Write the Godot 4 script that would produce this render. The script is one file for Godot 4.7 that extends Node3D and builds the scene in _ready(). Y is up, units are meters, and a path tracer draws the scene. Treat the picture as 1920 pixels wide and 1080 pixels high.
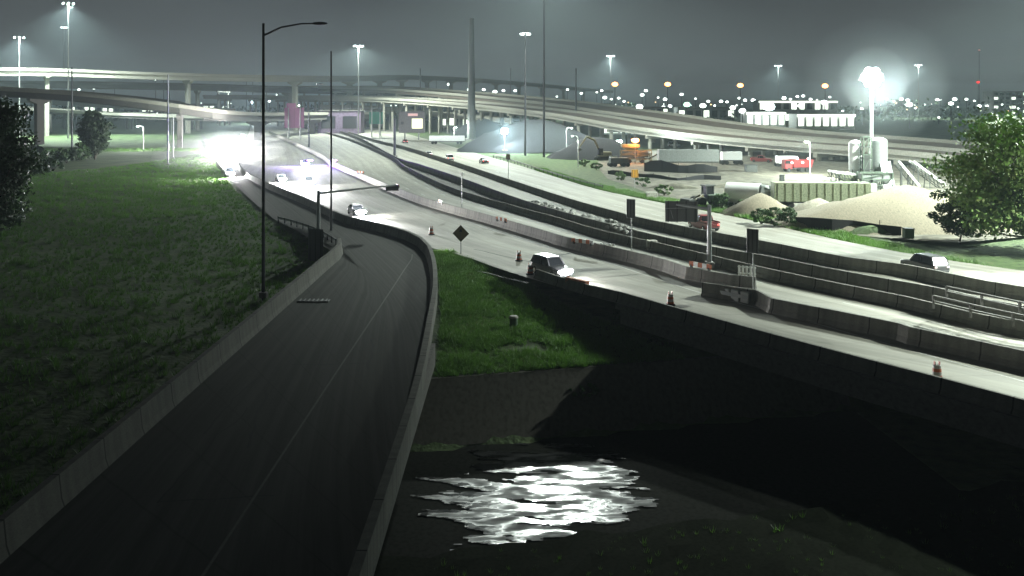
extends Node3D
# A night interchange seen from a camera pole above a ramp. Units are metres, y is up, the camera looks along -z.

var M := {}
var used := {}
var rng := RandomNumberGenerator.new()


class MB:
	# collects quads, boxes, tubes, lofts and lathes into one mesh
	var v := PackedVector3Array()
	var n := PackedVector3Array()
	var uv := PackedVector2Array()

	func tri(a: Vector3, b: Vector3, c: Vector3, ua := Vector2(), ub := Vector2(), uc := Vector2()) -> void:
		var m := (b - a).cross(c - a).normalized()
		v.append(a); v.append(c); v.append(b)
		for i in 3:
			n.append(m)
		uv.append(ua); uv.append(uc); uv.append(ub)

	func quad(a: Vector3, b: Vector3, c: Vector3, d: Vector3, ua := Vector2(), ub := Vector2(1, 0), uc := Vector2(1, 1), ud := Vector2(0, 1)) -> void:
		tri(a, b, c, ua, ub, uc)
		tri(a, c, d, ua, uc, ud)

	func squad(p: Array, m: Array, t: Array) -> void:
		# a quad with given normals, corners counter-clockwise
		for k in [0, 2, 1, 0, 3, 2]:
			v.append(p[k]); n.append(m[k]); uv.append(t[k])

	func box(at: Vector3, size: Vector3, basis := Basis()) -> void:
		var h := size / 2.0
		var c := []
		for k in 8:
			c.append(at + basis * Vector3(h.x if k & 1 else -h.x, h.y if k & 2 else -h.y, h.z if k & 4 else -h.z))
		quad(c[4], c[5], c[7], c[6]); quad(c[1], c[0], c[2], c[3])
		quad(c[5], c[1], c[3], c[7]); quad(c[0], c[4], c[6], c[2])
		quad(c[6], c[7], c[3], c[2]); quad(c[0], c[1], c[5], c[4])

	func cbox(at: Vector3, size: Vector3, bev := 0.03, basis := Basis()) -> void:
		# a box with its upright and upper edges chamfered
		var h := size / 2.0
		var rings := []
		for lv in [[-h.y, 0.0], [h.y - bev, 0.0], [h.y, bev]]:
			var r := PackedVector3Array()
			var x: float = h.x - lv[1]
			var z: float = h.z - lv[1]
			for q in [Vector2(x - bev, z), Vector2(x, z - bev), Vector2(x, -z + bev), Vector2(x - bev, -z), Vector2(-x + bev, -z), Vector2(-x, -z + bev), Vector2(-x, z - bev), Vector2(-x + bev, z)]:
				r.append(at + basis * Vector3(q.x, lv[0], q.y))
			rings.append(r)
		loft(rings, true)

	func bar(a: Vector3, b: Vector3, w: float, h: float) -> void:
		var d := b - a
		if d.length() < 0.001:
			return
		box((a + b) / 2.0, Vector3(w, h, d.length()), Basis.looking_at(d, Vector3.UP if absf(d.normalized().y) < 0.95 else Vector3.RIGHT))

	func loft(rings: Array, caps := true, smooth := false) -> void:
		# rings run the same way round; seen from the far end they are counter-clockwise
		for i in rings.size() - 1:
			var p: PackedVector3Array = rings[i]
			var q: PackedVector3Array = rings[i + 1]
			var k := p.size()
			var cp := Vector3()
			var cq := Vector3()
			for t in k:
				cp += p[t] / k; cq += q[t] / k
			for j in k:
				var l := (j + 1) % k
				if smooth:
					squad([p[j], p[l], q[l], q[j]], [(p[j] - cp).normalized(), (p[l] - cp).normalized(), (q[l] - cq).normalized(), (q[j] - cq).normalized()], [Vector2(float(j) / k, i), Vector2(float(j + 1) / k, i), Vector2(float(j + 1) / k, i + 1), Vector2(float(j) / k, i + 1)])
				else:
					quad(p[j], q[j], q[l], p[l]) if not outward(p[j], p[l], q[l], (cp + cq) / 2.0) else quad(p[j], p[l], q[l], q[j])
		if caps:
			cap(rings[0], rings[1]); cap(rings[-1], rings[-2])

	func outward(a: Vector3, b: Vector3, c: Vector3, mid: Vector3) -> bool:
		return (b - a).cross(c - a).dot((a + c) / 2.0 - mid) > 0.0

	func cap(r: PackedVector3Array, inner: PackedVector3Array) -> void:
		var c := Vector3()
		var e := Vector3()
		for i in r.size():
			c += r[i] / r.size(); e += inner[i] / r.size()
		for j in r.size():
			var l := (j + 1) % r.size()
			if outward(c, r[j], r[l], e):
				tri(c, r[j], r[l])
			else:
				tri(c, r[l], r[j])

	func tube(a: Vector3, b: Vector3, ra: float, rb: float, seg := 10, caps := true) -> void:
		var d := (b - a).normalized()
		var x := d.cross(Vector3.RIGHT if absf(d.x) < 0.9 else Vector3.UP).normalized()
		var y := d.cross(x)
		var r0 := PackedVector3Array()
		var r1 := PackedVector3Array()
		for i in seg:
			var t := TAU * i / seg
			var o := x * cos(t) + y * sin(t)
			r0.append(a + o * ra); r1.append(b + o * rb)
		loft([r0, r1], caps, true)

	func path(p: Array, r0: float, r1: float, seg := 8) -> void:
		for i in p.size() - 1:
			tube(p[i], p[i + 1], lerpf(r0, r1, float(i) / (p.size() - 1)), lerpf(r0, r1, float(i + 1) / (p.size() - 1)), seg)

	func ball(c: Vector3, r: Vector3, seg := 10) -> void:
		var rings := []
		for i in seg / 2 + 1:
			var t := -PI / 2 + PI * i / (seg / 2)
			var ring := PackedVector3Array()
			for j in seg:
				var a := TAU * j / seg
				ring.append(c + Vector3(cos(a) * cos(t) * r.x, sin(t) * r.y, -sin(a) * cos(t) * r.z))
			rings.append(ring)
		loft(rings, false, false)

	func lathe(profile: Array, seg := 14, at := Vector3()) -> void:
		# profile of (radius, height)
		var rings := []
		for p in profile:
			var ring := PackedVector3Array()
			for j in seg:
				var a := -TAU * j / seg
				ring.append(at + Vector3(cos(a) * p.x, p.y, sin(a) * p.x))
			rings.append(ring)
		for i in rings.size() - 1:
			var e: Vector2 = profile[i + 1] - profile[i]
			var m := Vector2(e.y, -e.x).normalized()
			for j in seg:
				var l := (j + 1) % seg
				var nj := Vector3(cos(-TAU * j / seg) * m.x, m.y, sin(-TAU * j / seg) * m.x)
				var nl := Vector3(cos(-TAU * l / seg) * m.x, m.y, sin(-TAU * l / seg) * m.x)
				squad([rings[i][j], rings[i][l], rings[i + 1][l], rings[i + 1][j]], [nj, nl, nl, nj], [Vector2(), Vector2(), Vector2(), Vector2()])

	func extrude(poly: Array, sect: Array, shut := true, vtile := 4.0) -> void:
		# sweeps a section of (out, up) along a polyline; «out» points away from the camera side of a line drawn from far to near
		var rings := []
		var along := [0.0]
		for i in poly.size():
			var d: Vector3 = (poly[mini(i + 1, poly.size() - 1)] - poly[maxi(i - 1, 0)])
			d.y = 0.0
			var o := -d.normalized().cross(Vector3.UP)
			var r := PackedVector3Array()
			for q in sect:
				r.append(poly[i] + o * q.x + Vector3.UP * q.y)
			rings.append(r)
			if i:
				along.append(along[-1] + poly[i].distance_to(poly[i - 1]))
		var k := sect.size()
		var area := 0.0
		for j in k:
			area += sect[j].cross(sect[(j + 1) % k])
		for i in rings.size() - 1:
			for j in (k if shut else k - 1):
				var l := (j + 1) % k
				if shut and area > 0.0:
					quad(rings[i][j], rings[i][l], rings[i + 1][l], rings[i + 1][j], Vector2(j, along[i] / vtile), Vector2(j + 1, along[i] / vtile), Vector2(j + 1, along[i + 1] / vtile), Vector2(j, along[i + 1] / vtile))
					continue
				var u0 := float(j)
				quad(rings[i][l], rings[i][j], rings[i + 1][j], rings[i + 1][l], Vector2(u0 + 1, along[i] / vtile), Vector2(u0, along[i] / vtile), Vector2(u0, along[i + 1] / vtile), Vector2(u0 + 1, along[i + 1] / vtile))
		if shut:
			cap(rings[0], rings[1]); cap(rings[-1], rings[-2])

	func mesh() -> ArrayMesh:
		var a := []
		a.resize(Mesh.ARRAY_MAX)
		a[Mesh.ARRAY_VERTEX] = v
		a[Mesh.ARRAY_NORMAL] = n
		a[Mesh.ARRAY_TEX_UV] = uv
		var m := ArrayMesh.new()
		m.add_surface_from_arrays(Mesh.PRIMITIVE_TRIANGLES, a)
		return m


func numbered(called: String) -> String:
	var k: int = used.get(called, 0)
	used[called] = k + 1
	return called if k == 0 else "%s_%03d" % [called, k]


func tag(o: Node, label: String, category := "", group := "") -> Node:
	o.set_meta("label", label)
	if category:
		o.set_meta("category", category)
	if group:
		o.set_meta("group", group)
	return o


func thing(called: String, at: Vector3, label: String, category: String, group := "", turn := 0.0) -> Node3D:
	var o := Node3D.new()
	o.name = numbered(called)
	add_child(o)
	o.position = at
	o.rotation.y = turn
	tag(o, label, category, group)
	return o


func part(parent: Node, called: String, b: MB, m: Material, at := Vector3()) -> MeshInstance3D:
	return put(parent, called, b.mesh(), m, at)


func put(parent: Node, called: String, me: Mesh, m: Material, at := Vector3()) -> MeshInstance3D:
	var o := MeshInstance3D.new()
	var key := str(parent.get_instance_id()) + called
	var k: int = used.get(key, 0)
	used[key] = k + 1
	o.name = called if k == 0 else "%s_%03d" % [called, k]
	o.mesh = me
	o.material_override = null
	if me.get_surface_count():
		for s in me.get_surface_count():
			o.set_surface_override_material(s, m)
	o.position = at
	parent.add_child(o, true)
	return o


func single(called: String, b: MB, m: Material, label: String, category: String, group := "", at := Vector3()) -> MeshInstance3D:
	var o := put(self, numbered(called), b.mesh(), m, at)
	tag(o, label, category, group)
	return o


func struct(called: String, b: MB, m: Material) -> MeshInstance3D:
	var o := put(self, numbered(called), b.mesh(), m)
	o.set_meta("kind", "structure")
	return o


func copy(o: Node3D, at: Vector3, turn: float, label: String, group := "") -> Node3D:
	var c: Node3D = o.duplicate()
	c.name = numbered(str(o.get_meta("base", "thing")))
	add_child(c)
	c.position = at
	c.rotation.y = turn
	c.set_meta("label", label)
	if group:
		c.set_meta("group", group)
	return c


func smooth_line(p: Array, step := 3.0) -> Array:
	# Catmull-Rom through the points
	var out := []
	for i in p.size() - 1:
		var a: Vector3 = p[maxi(i - 1, 0)]
		var b: Vector3 = p[i]
		var c: Vector3 = p[i + 1]
		var d: Vector3 = p[mini(i + 2, p.size() - 1)]
		var k := maxi(1, int(b.distance_to(c) / step))
		for j in k:
			var t := float(j) / k
			out.append(0.5 * ((2.0 * b) + (c - a) * t + (2.0 * a - 5.0 * b + 4.0 * c - d) * t * t + (3.0 * b - a - 3.0 * c + d) * t * t * t) if b.distance_to(a) < 6.0 * b.distance_to(c) and d.distance_to(c) < 6.0 * b.distance_to(c) else b.lerp(c, t))
	out.append(p[-1])
	return out


func spaced(p: Array, count: int) -> Array:
	# the line again as «count» equal steps
	var lens := [0.0]
	for i in range(1, p.size()):
		lens.append(lens[-1] + p[i].distance_to(p[i - 1]))
	var out := []
	var k := 0
	for i in count + 1:
		var t: float = lens[-1] * i / count
		while k < p.size() - 2 and lens[k + 1] < t:
			k += 1
		out.append(p[k].lerp(p[k + 1], clampf((t - lens[k]) / maxf(0.0001, lens[k + 1] - lens[k]), 0.0, 1.0)))
	return out


func length_of(p: Array) -> float:
	var l := 0.0
	for i in range(1, p.size()):
		l += p[i].distance_to(p[i - 1])
	return l


func by_depth(p: Array, zs: Array) -> Array:
	# the points where a line crosses the given z values
	var out := []
	for z in zs:
		var at: Vector3 = p[0]
		for i in p.size() - 1:
			if (p[i].z - z) * (p[i + 1].z - z) <= 0.0 and p[i].z != p[i + 1].z:
				at = p[i].lerp(p[i + 1], (z - p[i].z) / (p[i + 1].z - p[i].z))
		out.append(at)
	return out


func x_at(p: Array, z: float) -> float:
	for i in p.size() - 1:
		if (p[i].z - z) * (p[i + 1].z - z) <= 0.0 and p[i].z != p[i + 1].z:
			return lerpf(p[i].x, p[i + 1].x, (z - p[i].z) / (p[i + 1].z - p[i].z))
	return p[0].x if absf(p[0].z - z) < absf(p[-1].z - z) else p[-1].x


func noise(freq: float, octaves := 4, nseed := 1, kind := FastNoiseLite.TYPE_SIMPLEX_SMOOTH) -> FastNoiseLite:
	var f := FastNoiseLite.new()
	f.noise_type = kind
	f.frequency = freq
	f.fractal_octaves = octaves
	f.seed = nseed
	return f


func tones(stops: Array, nz: FastNoiseLite, size := 512, data := false) -> NoiseTexture2D:
	# stops: [offset, r, g, b] in linear base colours
	var g := Gradient.new()
	var off := PackedFloat32Array()
	var col := PackedColorArray()
	for s in stops:
		off.append(s[0]); col.append(Color(s[1], s[2], s[3]) if data else Color(s[1], s[2], s[3]).linear_to_srgb())
	g.offsets = off
	g.colors = col
	var t := NoiseTexture2D.new()
	t.width = size
	t.height = size
	t.seamless = true
	t.noise = nz
	t.color_ramp = g
	return t


func mat(name_: String, r: float, g: float, b: float, rough := 0.85, metal := 0.0, vary := 0.25, scale := 0.4) -> StandardMaterial3D:
	var m := StandardMaterial3D.new()
	m.resource_name = name_
	m.roughness = rough
	m.metallic = metal
	if vary > 0.0:
		if not M.has("_grain"):
			M._grain = tones([[0.0, 0.5, 0.5, 0.5], [0.35, 0.78, 0.78, 0.76], [0.6, 0.97, 0.97, 0.97], [1.0, 1.0, 0.98, 0.95]], noise(0.012, 5, 5))
			M._soft = tones([[0.0, 0.8, 0.8, 0.8], [0.5, 0.94, 0.94, 0.94], [1.0, 1.0, 1.0, 1.0]], noise(0.012, 5, 8))
		m.albedo_texture = M._grain if vary > 0.2 else M._soft
		m.uv1_triplanar = true
		m.uv1_world_triplanar = vary > 0.2
		m.uv1_scale = Vector3.ONE * scale
	m.albedo_color = Color(r, g, b).linear_to_srgb()
	M[name_] = m
	return m


func glow(name_: String, r: float, g: float, b: float, e: float) -> StandardMaterial3D:
	var m := StandardMaterial3D.new()
	m.resource_name = name_
	m.albedo_color = Color(0.8, 0.8, 0.8)
	m.emission_enabled = true
	m.emission = Color(r, g, b)
	m.emission_energy_multiplier = e
	M[name_] = m
	return m


func omni(at: Vector3, e: float, col := Color(1, 1, 1), size := 0.5, reach := 400.0) -> OmniLight3D:
	var l := OmniLight3D.new()
	l.name = numbered("lamp_light")
	l.light_energy = e
	l.light_color = col
	l.light_size = size
	l.omni_range = reach
	l.omni_attenuation = 2.0
	l.shadow_enabled = true
	add_child(l)
	l.position = at
	return l


func spot(at: Vector3, to: Vector3, e: float, angle: float, col := Color(1, 1, 1), size := 0.3, soft := 0.8, reach := 400.0) -> SpotLight3D:
	var l := SpotLight3D.new()
	l.name = numbered("lamp_beam")
	l.light_energy = e
	l.light_color = col
	l.light_size = size
	l.spot_range = reach
	l.spot_angle = angle
	l.spot_angle_attenuation = soft
	l.spot_attenuation = 2.0
	l.shadow_enabled = true
	add_child(l)
	l.look_at_from_position(at, to, Vector3.UP if absf((to - at).normalized().y) < 0.98 else Vector3.RIGHT)
	return l


func materials() -> void:
	mat("concrete", 0.30, 0.30, 0.28, 0.9)
	mat("barrier", 0.22, 0.215, 0.20, 0.9, 0.0, 0.25, 0.7)
	mat("pale_concrete", 0.42, 0.41, 0.36, 0.9)
	mat("pale_barrier", 0.19, 0.185, 0.17, 0.9, 0.0, 0.25, 0.7)
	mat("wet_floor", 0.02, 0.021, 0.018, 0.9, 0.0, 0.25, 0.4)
	mat("dark_concrete", 0.16, 0.155, 0.145, 0.92)
	mat("steel", 0.30, 0.31, 0.31, 0.5, 0.6, 0.15, 1.0)
	mat("dark_steel", 0.045, 0.047, 0.05, 0.6, 0.3, 0.15, 1.0)
	mat("galvanised", 0.38, 0.39, 0.38, 0.55, 0.3, 0.15, 1.0)
	mat("white_paint", 0.74, 0.75, 0.73, 0.5, 0.0, 0.15, 0.8)
	mat("sign_back", 0.11, 0.115, 0.115, 0.6, 0.3, 0.15, 1.5)
	mat("orange", 0.30, 0.055, 0.012, 0.6, 0.0, 0.15, 2.0)
	mat("faded_orange", 0.5, 0.16, 0.08, 0.7, 0.0, 0.15, 2.0)
	mat("rubber", 0.02, 0.02, 0.02, 0.9, 0.0, 0.0)
	mat("glass", 0.012, 0.014, 0.016, 0.22, 0.0, 0.0)
	mat("chrome", 0.55, 0.55, 0.55, 0.25, 0.9, 0.0)
	mat("sand", 0.29, 0.255, 0.185, 0.95, 0.0, 0.25, 0.5)
	mat("pale_sand", 0.36, 0.335, 0.265, 0.95, 0.0, 0.25, 0.5)
	mat("millings", 0.022, 0.023, 0.026, 0.95, 0.0, 0.25, 0.3)
	mat("dark_fabric", 0.018, 0.018, 0.02, 0.9, 0.0, 0.15, 1.0)
	mat("sign_green", 0.012, 0.16, 0.10, 0.5, 0.0, 0.15, 1.0)
	mat("sign_flare_tint", 0.36, 0.12, 0.24, 0.6, 0.0, 0.15, 0.6)  # mauve is flare light on the sign, put into its colour
	mat("sign_yellow", 0.62, 0.30, 0.02, 0.5, 0.0, 0.15, 1.0)
	mat("dull_sign", 0.16, 0.13, 0.06, 0.6, 0.0, 0.15, 1.5)
	mat("container_green", 0.30, 0.34, 0.23, 0.7, 0.0, 0.25, 0.5)
	mat("grey_paint", 0.26, 0.28, 0.27, 0.6, 0.0, 0.25, 0.6)
	mat("machine", 0.20, 0.18, 0.10, 0.6, 0.1, 0.25, 1.0)
	mat("machine_green", 0.12, 0.16, 0.12, 0.6, 0.1, 0.25, 1.0)
	mat("dark_machine", 0.05, 0.055, 0.05, 0.6, 0.1, 0.25, 1.0)
	mat("bark", 0.07, 0.055, 0.04, 0.95, 0.0, 0.25, 2.0)
	mat("red_paint", 0.2, 0.018, 0.02, 0.35, 0.0, 0.0)
	mat("grey_car", 0.14, 0.14, 0.15, 0.3, 0.3, 0.0)
	mat("black_car", 0.02, 0.02, 0.022, 0.25, 0.2, 0.0)
	mat("white_car", 0.7, 0.7, 0.7, 0.3, 0.0, 0.0)
	mat("road_paint", 0.55, 0.55, 0.52, 0.8, 0.0, 0.25, 2.0)
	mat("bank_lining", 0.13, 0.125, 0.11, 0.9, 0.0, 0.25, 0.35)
	mat("shade_ground", 0.014, 0.017, 0.011, 0.95, 0.0, 0.25, 0.5)  # shade of the near bank, put into a dark colour
	mat("tar", 0.018, 0.018, 0.019, 0.8, 0.0, 0.0)
	mat("worn_paint", 0.14, 0.14, 0.135, 0.8, 0.0, 0.25, 1.0)
	mat("building", 0.20, 0.20, 0.20, 0.85, 0.0, 0.25, 0.1)
	mat("plum_wall", 0.15, 0.11, 0.17, 0.85, 0.0, 0.25, 0.1)
	mat("box_green", 0.07, 0.12, 0.07, 0.7, 0.0, 0.15, 2.0)
	for nm in ["shade_ground", "bank_lining", "wet_floor"]:
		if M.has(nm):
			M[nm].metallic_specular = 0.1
	for nm in ["red_paint", "grey_car", "black_car", "white_car"]:
		M[nm].clearcoat_enabled = true
		M[nm].clearcoat = 0.7
	mat("mono", 0.10, 0.11, 0.105, 0.6, 0.1, 0.15, 0.3)
	mat("billboard_grey", 0.14, 0.13, 0.14, 0.7, 0.0, 0.25, 0.3)
	mat("head_off", 0.6, 0.6, 0.6, 0.2, 0.0, 0.0)
	glow("lamp_white", 0.92, 1.0, 1.0, 14.0)
	glow("lamp_dim", 0.92, 1.0, 1.0, 4.0)
	glow("lamp_far", 0.95, 1.0, 0.97, 6.0)
	glow("lamp_amber", 1.0, 0.6, 0.3, 14.0)
	glow("lamp_green", 0.75, 1.0, 0.85, 6.0)
	glow("head_lamp", 1.0, 1.0, 1.0, 120.0)
	glow("tail_lamp", 1.0, 0.05, 0.05, 3.0)
	glow("tail_dim", 0.75, 0.08, 0.08, 0.6)
	glow("lit_window", 0.95, 1.0, 0.92, 2.2)
	glow("violet_tint_lamp", 0.55, 0.35, 1.0, 30.0)
	glow("lamp_warm", 1.0, 0.8, 0.55, 6.0)
	glow("flood_lamp", 0.88, 1.0, 0.98, 40.0)
	glow("lit_panel", 1.0, 1.0, 0.75, 1.0)
	glow("lit_red", 0.9, 0.15, 0.15, 0.45)
	# roads: long streaks along the lanes
	var im := Image.create(512, 512, false, Image.FORMAT_RGB8)
	var nz := noise(0.02, 4, 21)
	var nf := noise(0.25, 3, 22)
	for y in 512:
		for x in 512:
			var a := TAU * y / 512.0
			var lane := nz.get_noise_3d(x * 0.9, cos(a) * 4.0, sin(a) * 4.0)
			var fine := nf.get_noise_3d(x * 0.5, cos(a) * 9.0, sin(a) * 9.0)
			var blot := nz.get_noise_3d(x * 0.5 + 900.0, cos(a) * 40.0, sin(a) * 40.0)
			var wheel := 0.5 + 0.5 * cos(x / 512.0 * TAU * 9.0)
			var t := clampf(0.88 + 0.13 * lane + 0.06 * fine + 0.08 * blot - 0.05 * wheel * wheel, 0.4, 1.0)
			if y % 43 < 1:
				t *= 0.86
			im.set_pixel(x, y, Color(t, t, t * 0.985))
	M._streaks = ImageTexture.create_from_image(im)
	for r in [["highway", 0.34, 0.33, 0.285], ["ramp", 0.095, 0.095, 0.092]]:
		var m := StandardMaterial3D.new()
		m.resource_name = r[0]
		m.albedo_texture = M._streaks
		m.albedo_color = Color(r[1], r[2], r[3]).linear_to_srgb()
		m.roughness = 0.74 if r[0] == "highway" else 0.85
		m.metallic_specular = 0.5 if r[0] == "highway" else 0.3
		M[r[0]] = m
	# cast concrete walls: a joint every four metres, stains running down from the top
	var bw := Image.create(128, 512, false, Image.FORMAT_RGB8)
	for y in 512:
		for x in 128:
			var a := TAU * y / 512.0
			var drip := nz.get_noise_3d(cos(a) * 160.0, sin(a) * 160.0, x * 0.08)
			var gr0 := nf.get_noise_3d(cos(a) * 60.0, sin(a) * 60.0, x * 0.6)
			var t := clampf(0.84 + 0.15 * drip + 0.14 * gr0, 0.35, 1.0)
			if y % 128 < 3:
				t *= 0.45
			bw.set_pixel(x, y, Color(t, t, t * 0.97))
	var bwt := ImageTexture.create_from_image(bw)
	for nm in ["barrier", "pale_barrier"]:
		M[nm].albedo_texture = bwt
		M[nm].uv1_triplanar = false
		M[nm].uv1_scale = Vector3(1, 0.25, 1)
	var gr := StandardMaterial3D.new()
	gr.resource_name = "grass_ground"
	gr.albedo_texture = tones([[0.0, 0.022, 0.032, 0.012], [0.35, 0.045, 0.075, 0.022], [0.65, 0.06, 0.095, 0.03], [0.9, 0.085, 0.105, 0.04], [1.0, 0.11, 0.11, 0.055]], noise(0.011, 6, 3), 1024)
	gr.uv1_triplanar = true
	gr.uv1_world_triplanar = true
	gr.uv1_scale = Vector3.ONE * 0.055
	gr.roughness = 0.95
	gr.heightmap_enabled = true
	gr.heightmap_texture = tones([[0.0, 0.0, 0.0, 0.0], [1.0, 1.0, 1.0, 1.0]], noise(0.06, 4, 9), 512)
	gr.heightmap_scale = 9.0
	M.grass_ground = gr
	var fg := gr.duplicate()
	fg.resource_name = "far_ground"
	fg.heightmap_enabled = false
	fg.uv1_scale = Vector3.ONE * 0.012
	M.far_ground = fg
	var yd := StandardMaterial3D.new()
	yd.resource_name = "yard_dirt"
	yd.albedo_texture = tones([[0.0, 0.035, 0.032, 0.02], [0.35, 0.075, 0.07, 0.05], [0.6, 0.14, 0.132, 0.098], [1.0, 0.25, 0.235, 0.185]], noise(0.012, 6, 33), 1024)
	yd.uv1_triplanar = true
	yd.uv1_world_triplanar = true
	yd.uv1_scale = Vector3(0.03, 0.03, 0.07)
	yd.roughness = 0.95
	M.yard_dirt = yd
	var wt := StandardMaterial3D.new()
	wt.resource_name = "creek_water"
	wt.albedo_color = Color(0.01, 0.014, 0.012)
	wt.roughness = 1.0
	wt.roughness_texture = tones([[0.0, 0.14, 0.14, 0.14], [0.40, 0.18, 0.18, 0.18], [0.62, 0.62, 0.62, 0.62], [1.0, 0.9, 0.9, 0.9]], noise(0.014, 5, 47), 512, true)
	wt.metallic_specular = 0.5
	wt.normal_enabled = true
	var wn := NoiseTexture2D.new()
	wn.width = 512; wn.height = 512; wn.seamless = true; wn.as_normal_map = true; wn.bump_strength = 6.0
	wn.noise = noise(0.02, 5, 44)
	wt.normal_texture = wn
	wt.normal_scale = 0.12
	wt.uv1_triplanar = true
	wt.uv1_world_triplanar = true
	wt.uv1_scale = Vector3(0.045, 0.1, 0.11)
	M.creek_water = wt
	for lf in [["leaf_bright", 0.085, 0.14, 0.045], ["leaf_tree", 0.125, 0.185, 0.05], ["leaf_dry", 0.12, 0.12, 0.055], ["leaf_mid", 0.05, 0.10, 0.025], ["leaf_dark", 0.025, 0.05, 0.016], ["weed_dark", 0.016, 0.028, 0.012], ["leaf_blue", 0.04, 0.075, 0.04]]:
		var m := StandardMaterial3D.new()
		m.resource_name = lf[0]
		m.albedo_color = Color(lf[1], lf[2], lf[3]).linear_to_srgb()
		m.roughness = 0.7
		m.backlight_enabled = true
		m.backlight = Color(0.3, 0.45, 0.15)
		m.cull_mode = BaseMaterial3D.CULL_DISABLED
		m.vertex_color_use_as_albedo = true
		M[lf[0]] = m


var ramp_left := []
var ramp_right := []
var near_edge := []


func smooth(a: float, b: float, x: float) -> float:
	return smoothstep(a, b, x)


func bank(s: float) -> float:
	# height of the creek's cross-section; s runs towards the camera
	var pts := [[-101.0, -0.10], [-88.0, -0.7], [-63.6, -2.6], [-59.4, -5.80], [-43.4, -4.90], [-26.0, -4.6], [0.0, -4.0], [60.0, -3.0]]
	if s <= pts[0][0]:
		return pts[0][1]
	for i in pts.size() - 1:
		if s <= pts[i + 1][0]:
			return lerpf(pts[i][1], pts[i + 1][1], (s - pts[i][0]) / (pts[i + 1][0] - pts[i][0]))
	return -1.0


func ground_h(x: float, z: float) -> float:
	var edge := x_at(ramp_left, clampf(z, -300.0, -20.0))
	var right := bank(z + 0.25 * x)
	if z < -101.0 + 0.25 * maxf(x, -20.0) * -1.0:
		right = maxf(right, -0.10)
	var off := edge - x
	var drop := lerpf(-1.7, -0.35, smooth(-95.0, -130.0, z))
	var left := drop + 0.055 * maxf(off - 4.0, 0.0) * smooth(-40.0, -70.0, z) * smooth(-290.0, -180.0, z)
	left = minf(left, 2.6) + 0.16 * sin(x * 0.31 + z * 0.17) * sin(z * 0.23)
	var w := smooth(edge - 0.7, edge - 0.2, x)
	var h := lerpf(left, right, w)
	h = lerpf(h, -0.15, smooth(-262.0, -298.0, z))
	h = lerpf(h, -0.15, maxf(smooth(-95.0, -99.5, x), smooth(100.0, 148.0, x)))
	return h


func sheet(poly: PackedVector2Array, y: float) -> MB:
	var b := MB.new()
	var idx := Geometry2D.triangulate_polygon(poly)
	for i in range(0, idx.size(), 3):
		var p := [poly[idx[i]], poly[idx[i + 1]], poly[idx[i + 2]]]
		var a := Vector3(p[0].x, y, p[0].y)
		var c := Vector3(p[1].x, y, p[1].y)
		var d := Vector3(p[2].x, y, p[2].y)
		if (c - a).cross(d - a).y > 0.0:
			b.tri(a, c, d)
		else:
			b.tri(a, d, c)
	return b


func ribbon(left: Array, right: Array, count: int, y: float, wide := 14.0, across := 6, from_right := 0.0) -> MB:
	var b := MB.new()
	var l := spaced(left, count)
	var r := spaced(right, count)
	var run := 0.0
	for i in count:
		var step: float = (l[i].distance_to(l[i + 1]) + r[i].distance_to(r[i + 1])) / 2.0
		for j in across:
			var t0 := float(j) / across
			var t1 := float(j + 1) / across
			var p := [l[i].lerp(r[i], t0), l[i].lerp(r[i], t1), l[i + 1].lerp(r[i + 1], t1), l[i + 1].lerp(r[i + 1], t0)]
			for k in 4:
				p[k].y = y
			var w0: float = l[i].distance_to(r[i]) / wide
			var w1: float = l[i + 1].distance_to(r[i + 1]) / wide
			var v0 := run / 60.0
			var v1 := (run + step) / 60.0
			b.quad(p[3], p[2], p[1], p[0], Vector2((t0 - from_right) * w1, v1), Vector2((t1 - from_right) * w1, v1), Vector2((t1 - from_right) * w0, v0), Vector2((t0 - from_right) * w0, v0))
		run += step
	return b


func stripe(line: Array, w: float, y: float) -> MB:
	var b := MB.new()
	for i in line.size() - 1:
		var d: Vector3 = (line[i + 1] - line[i]).normalized()
		var o := d.cross(Vector3.UP) * w * 0.5
		var a: Vector3 = line[i]
		var c: Vector3 = line[i + 1]
		a.y = y; c.y = y
		b.quad(c + o, c - o, a - o, a + o)
	return b


const WALL := [Vector2(0.0, 0.0), Vector2(0.02, 0.12), Vector2(0.16, 0.36), Vector2(0.24, 1.07), Vector2(0.44, 1.07), Vector2(0.52, 0.36), Vector2(0.66, 0.12), Vector2(0.68, 0.0)]


func barrier(line: Array, h: float, label: String, called := "concrete_barrier", m := "barrier", sect := WALL) -> MeshInstance3D:
	var s := []
	for q in sect:
		s.append(Vector2(q.x, q.y * h / 1.07))
	var b := MB.new()
	b.extrude(smooth_line(line, 2.5), s)
	return single(called, b, M[m], label, "barrier")


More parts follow.
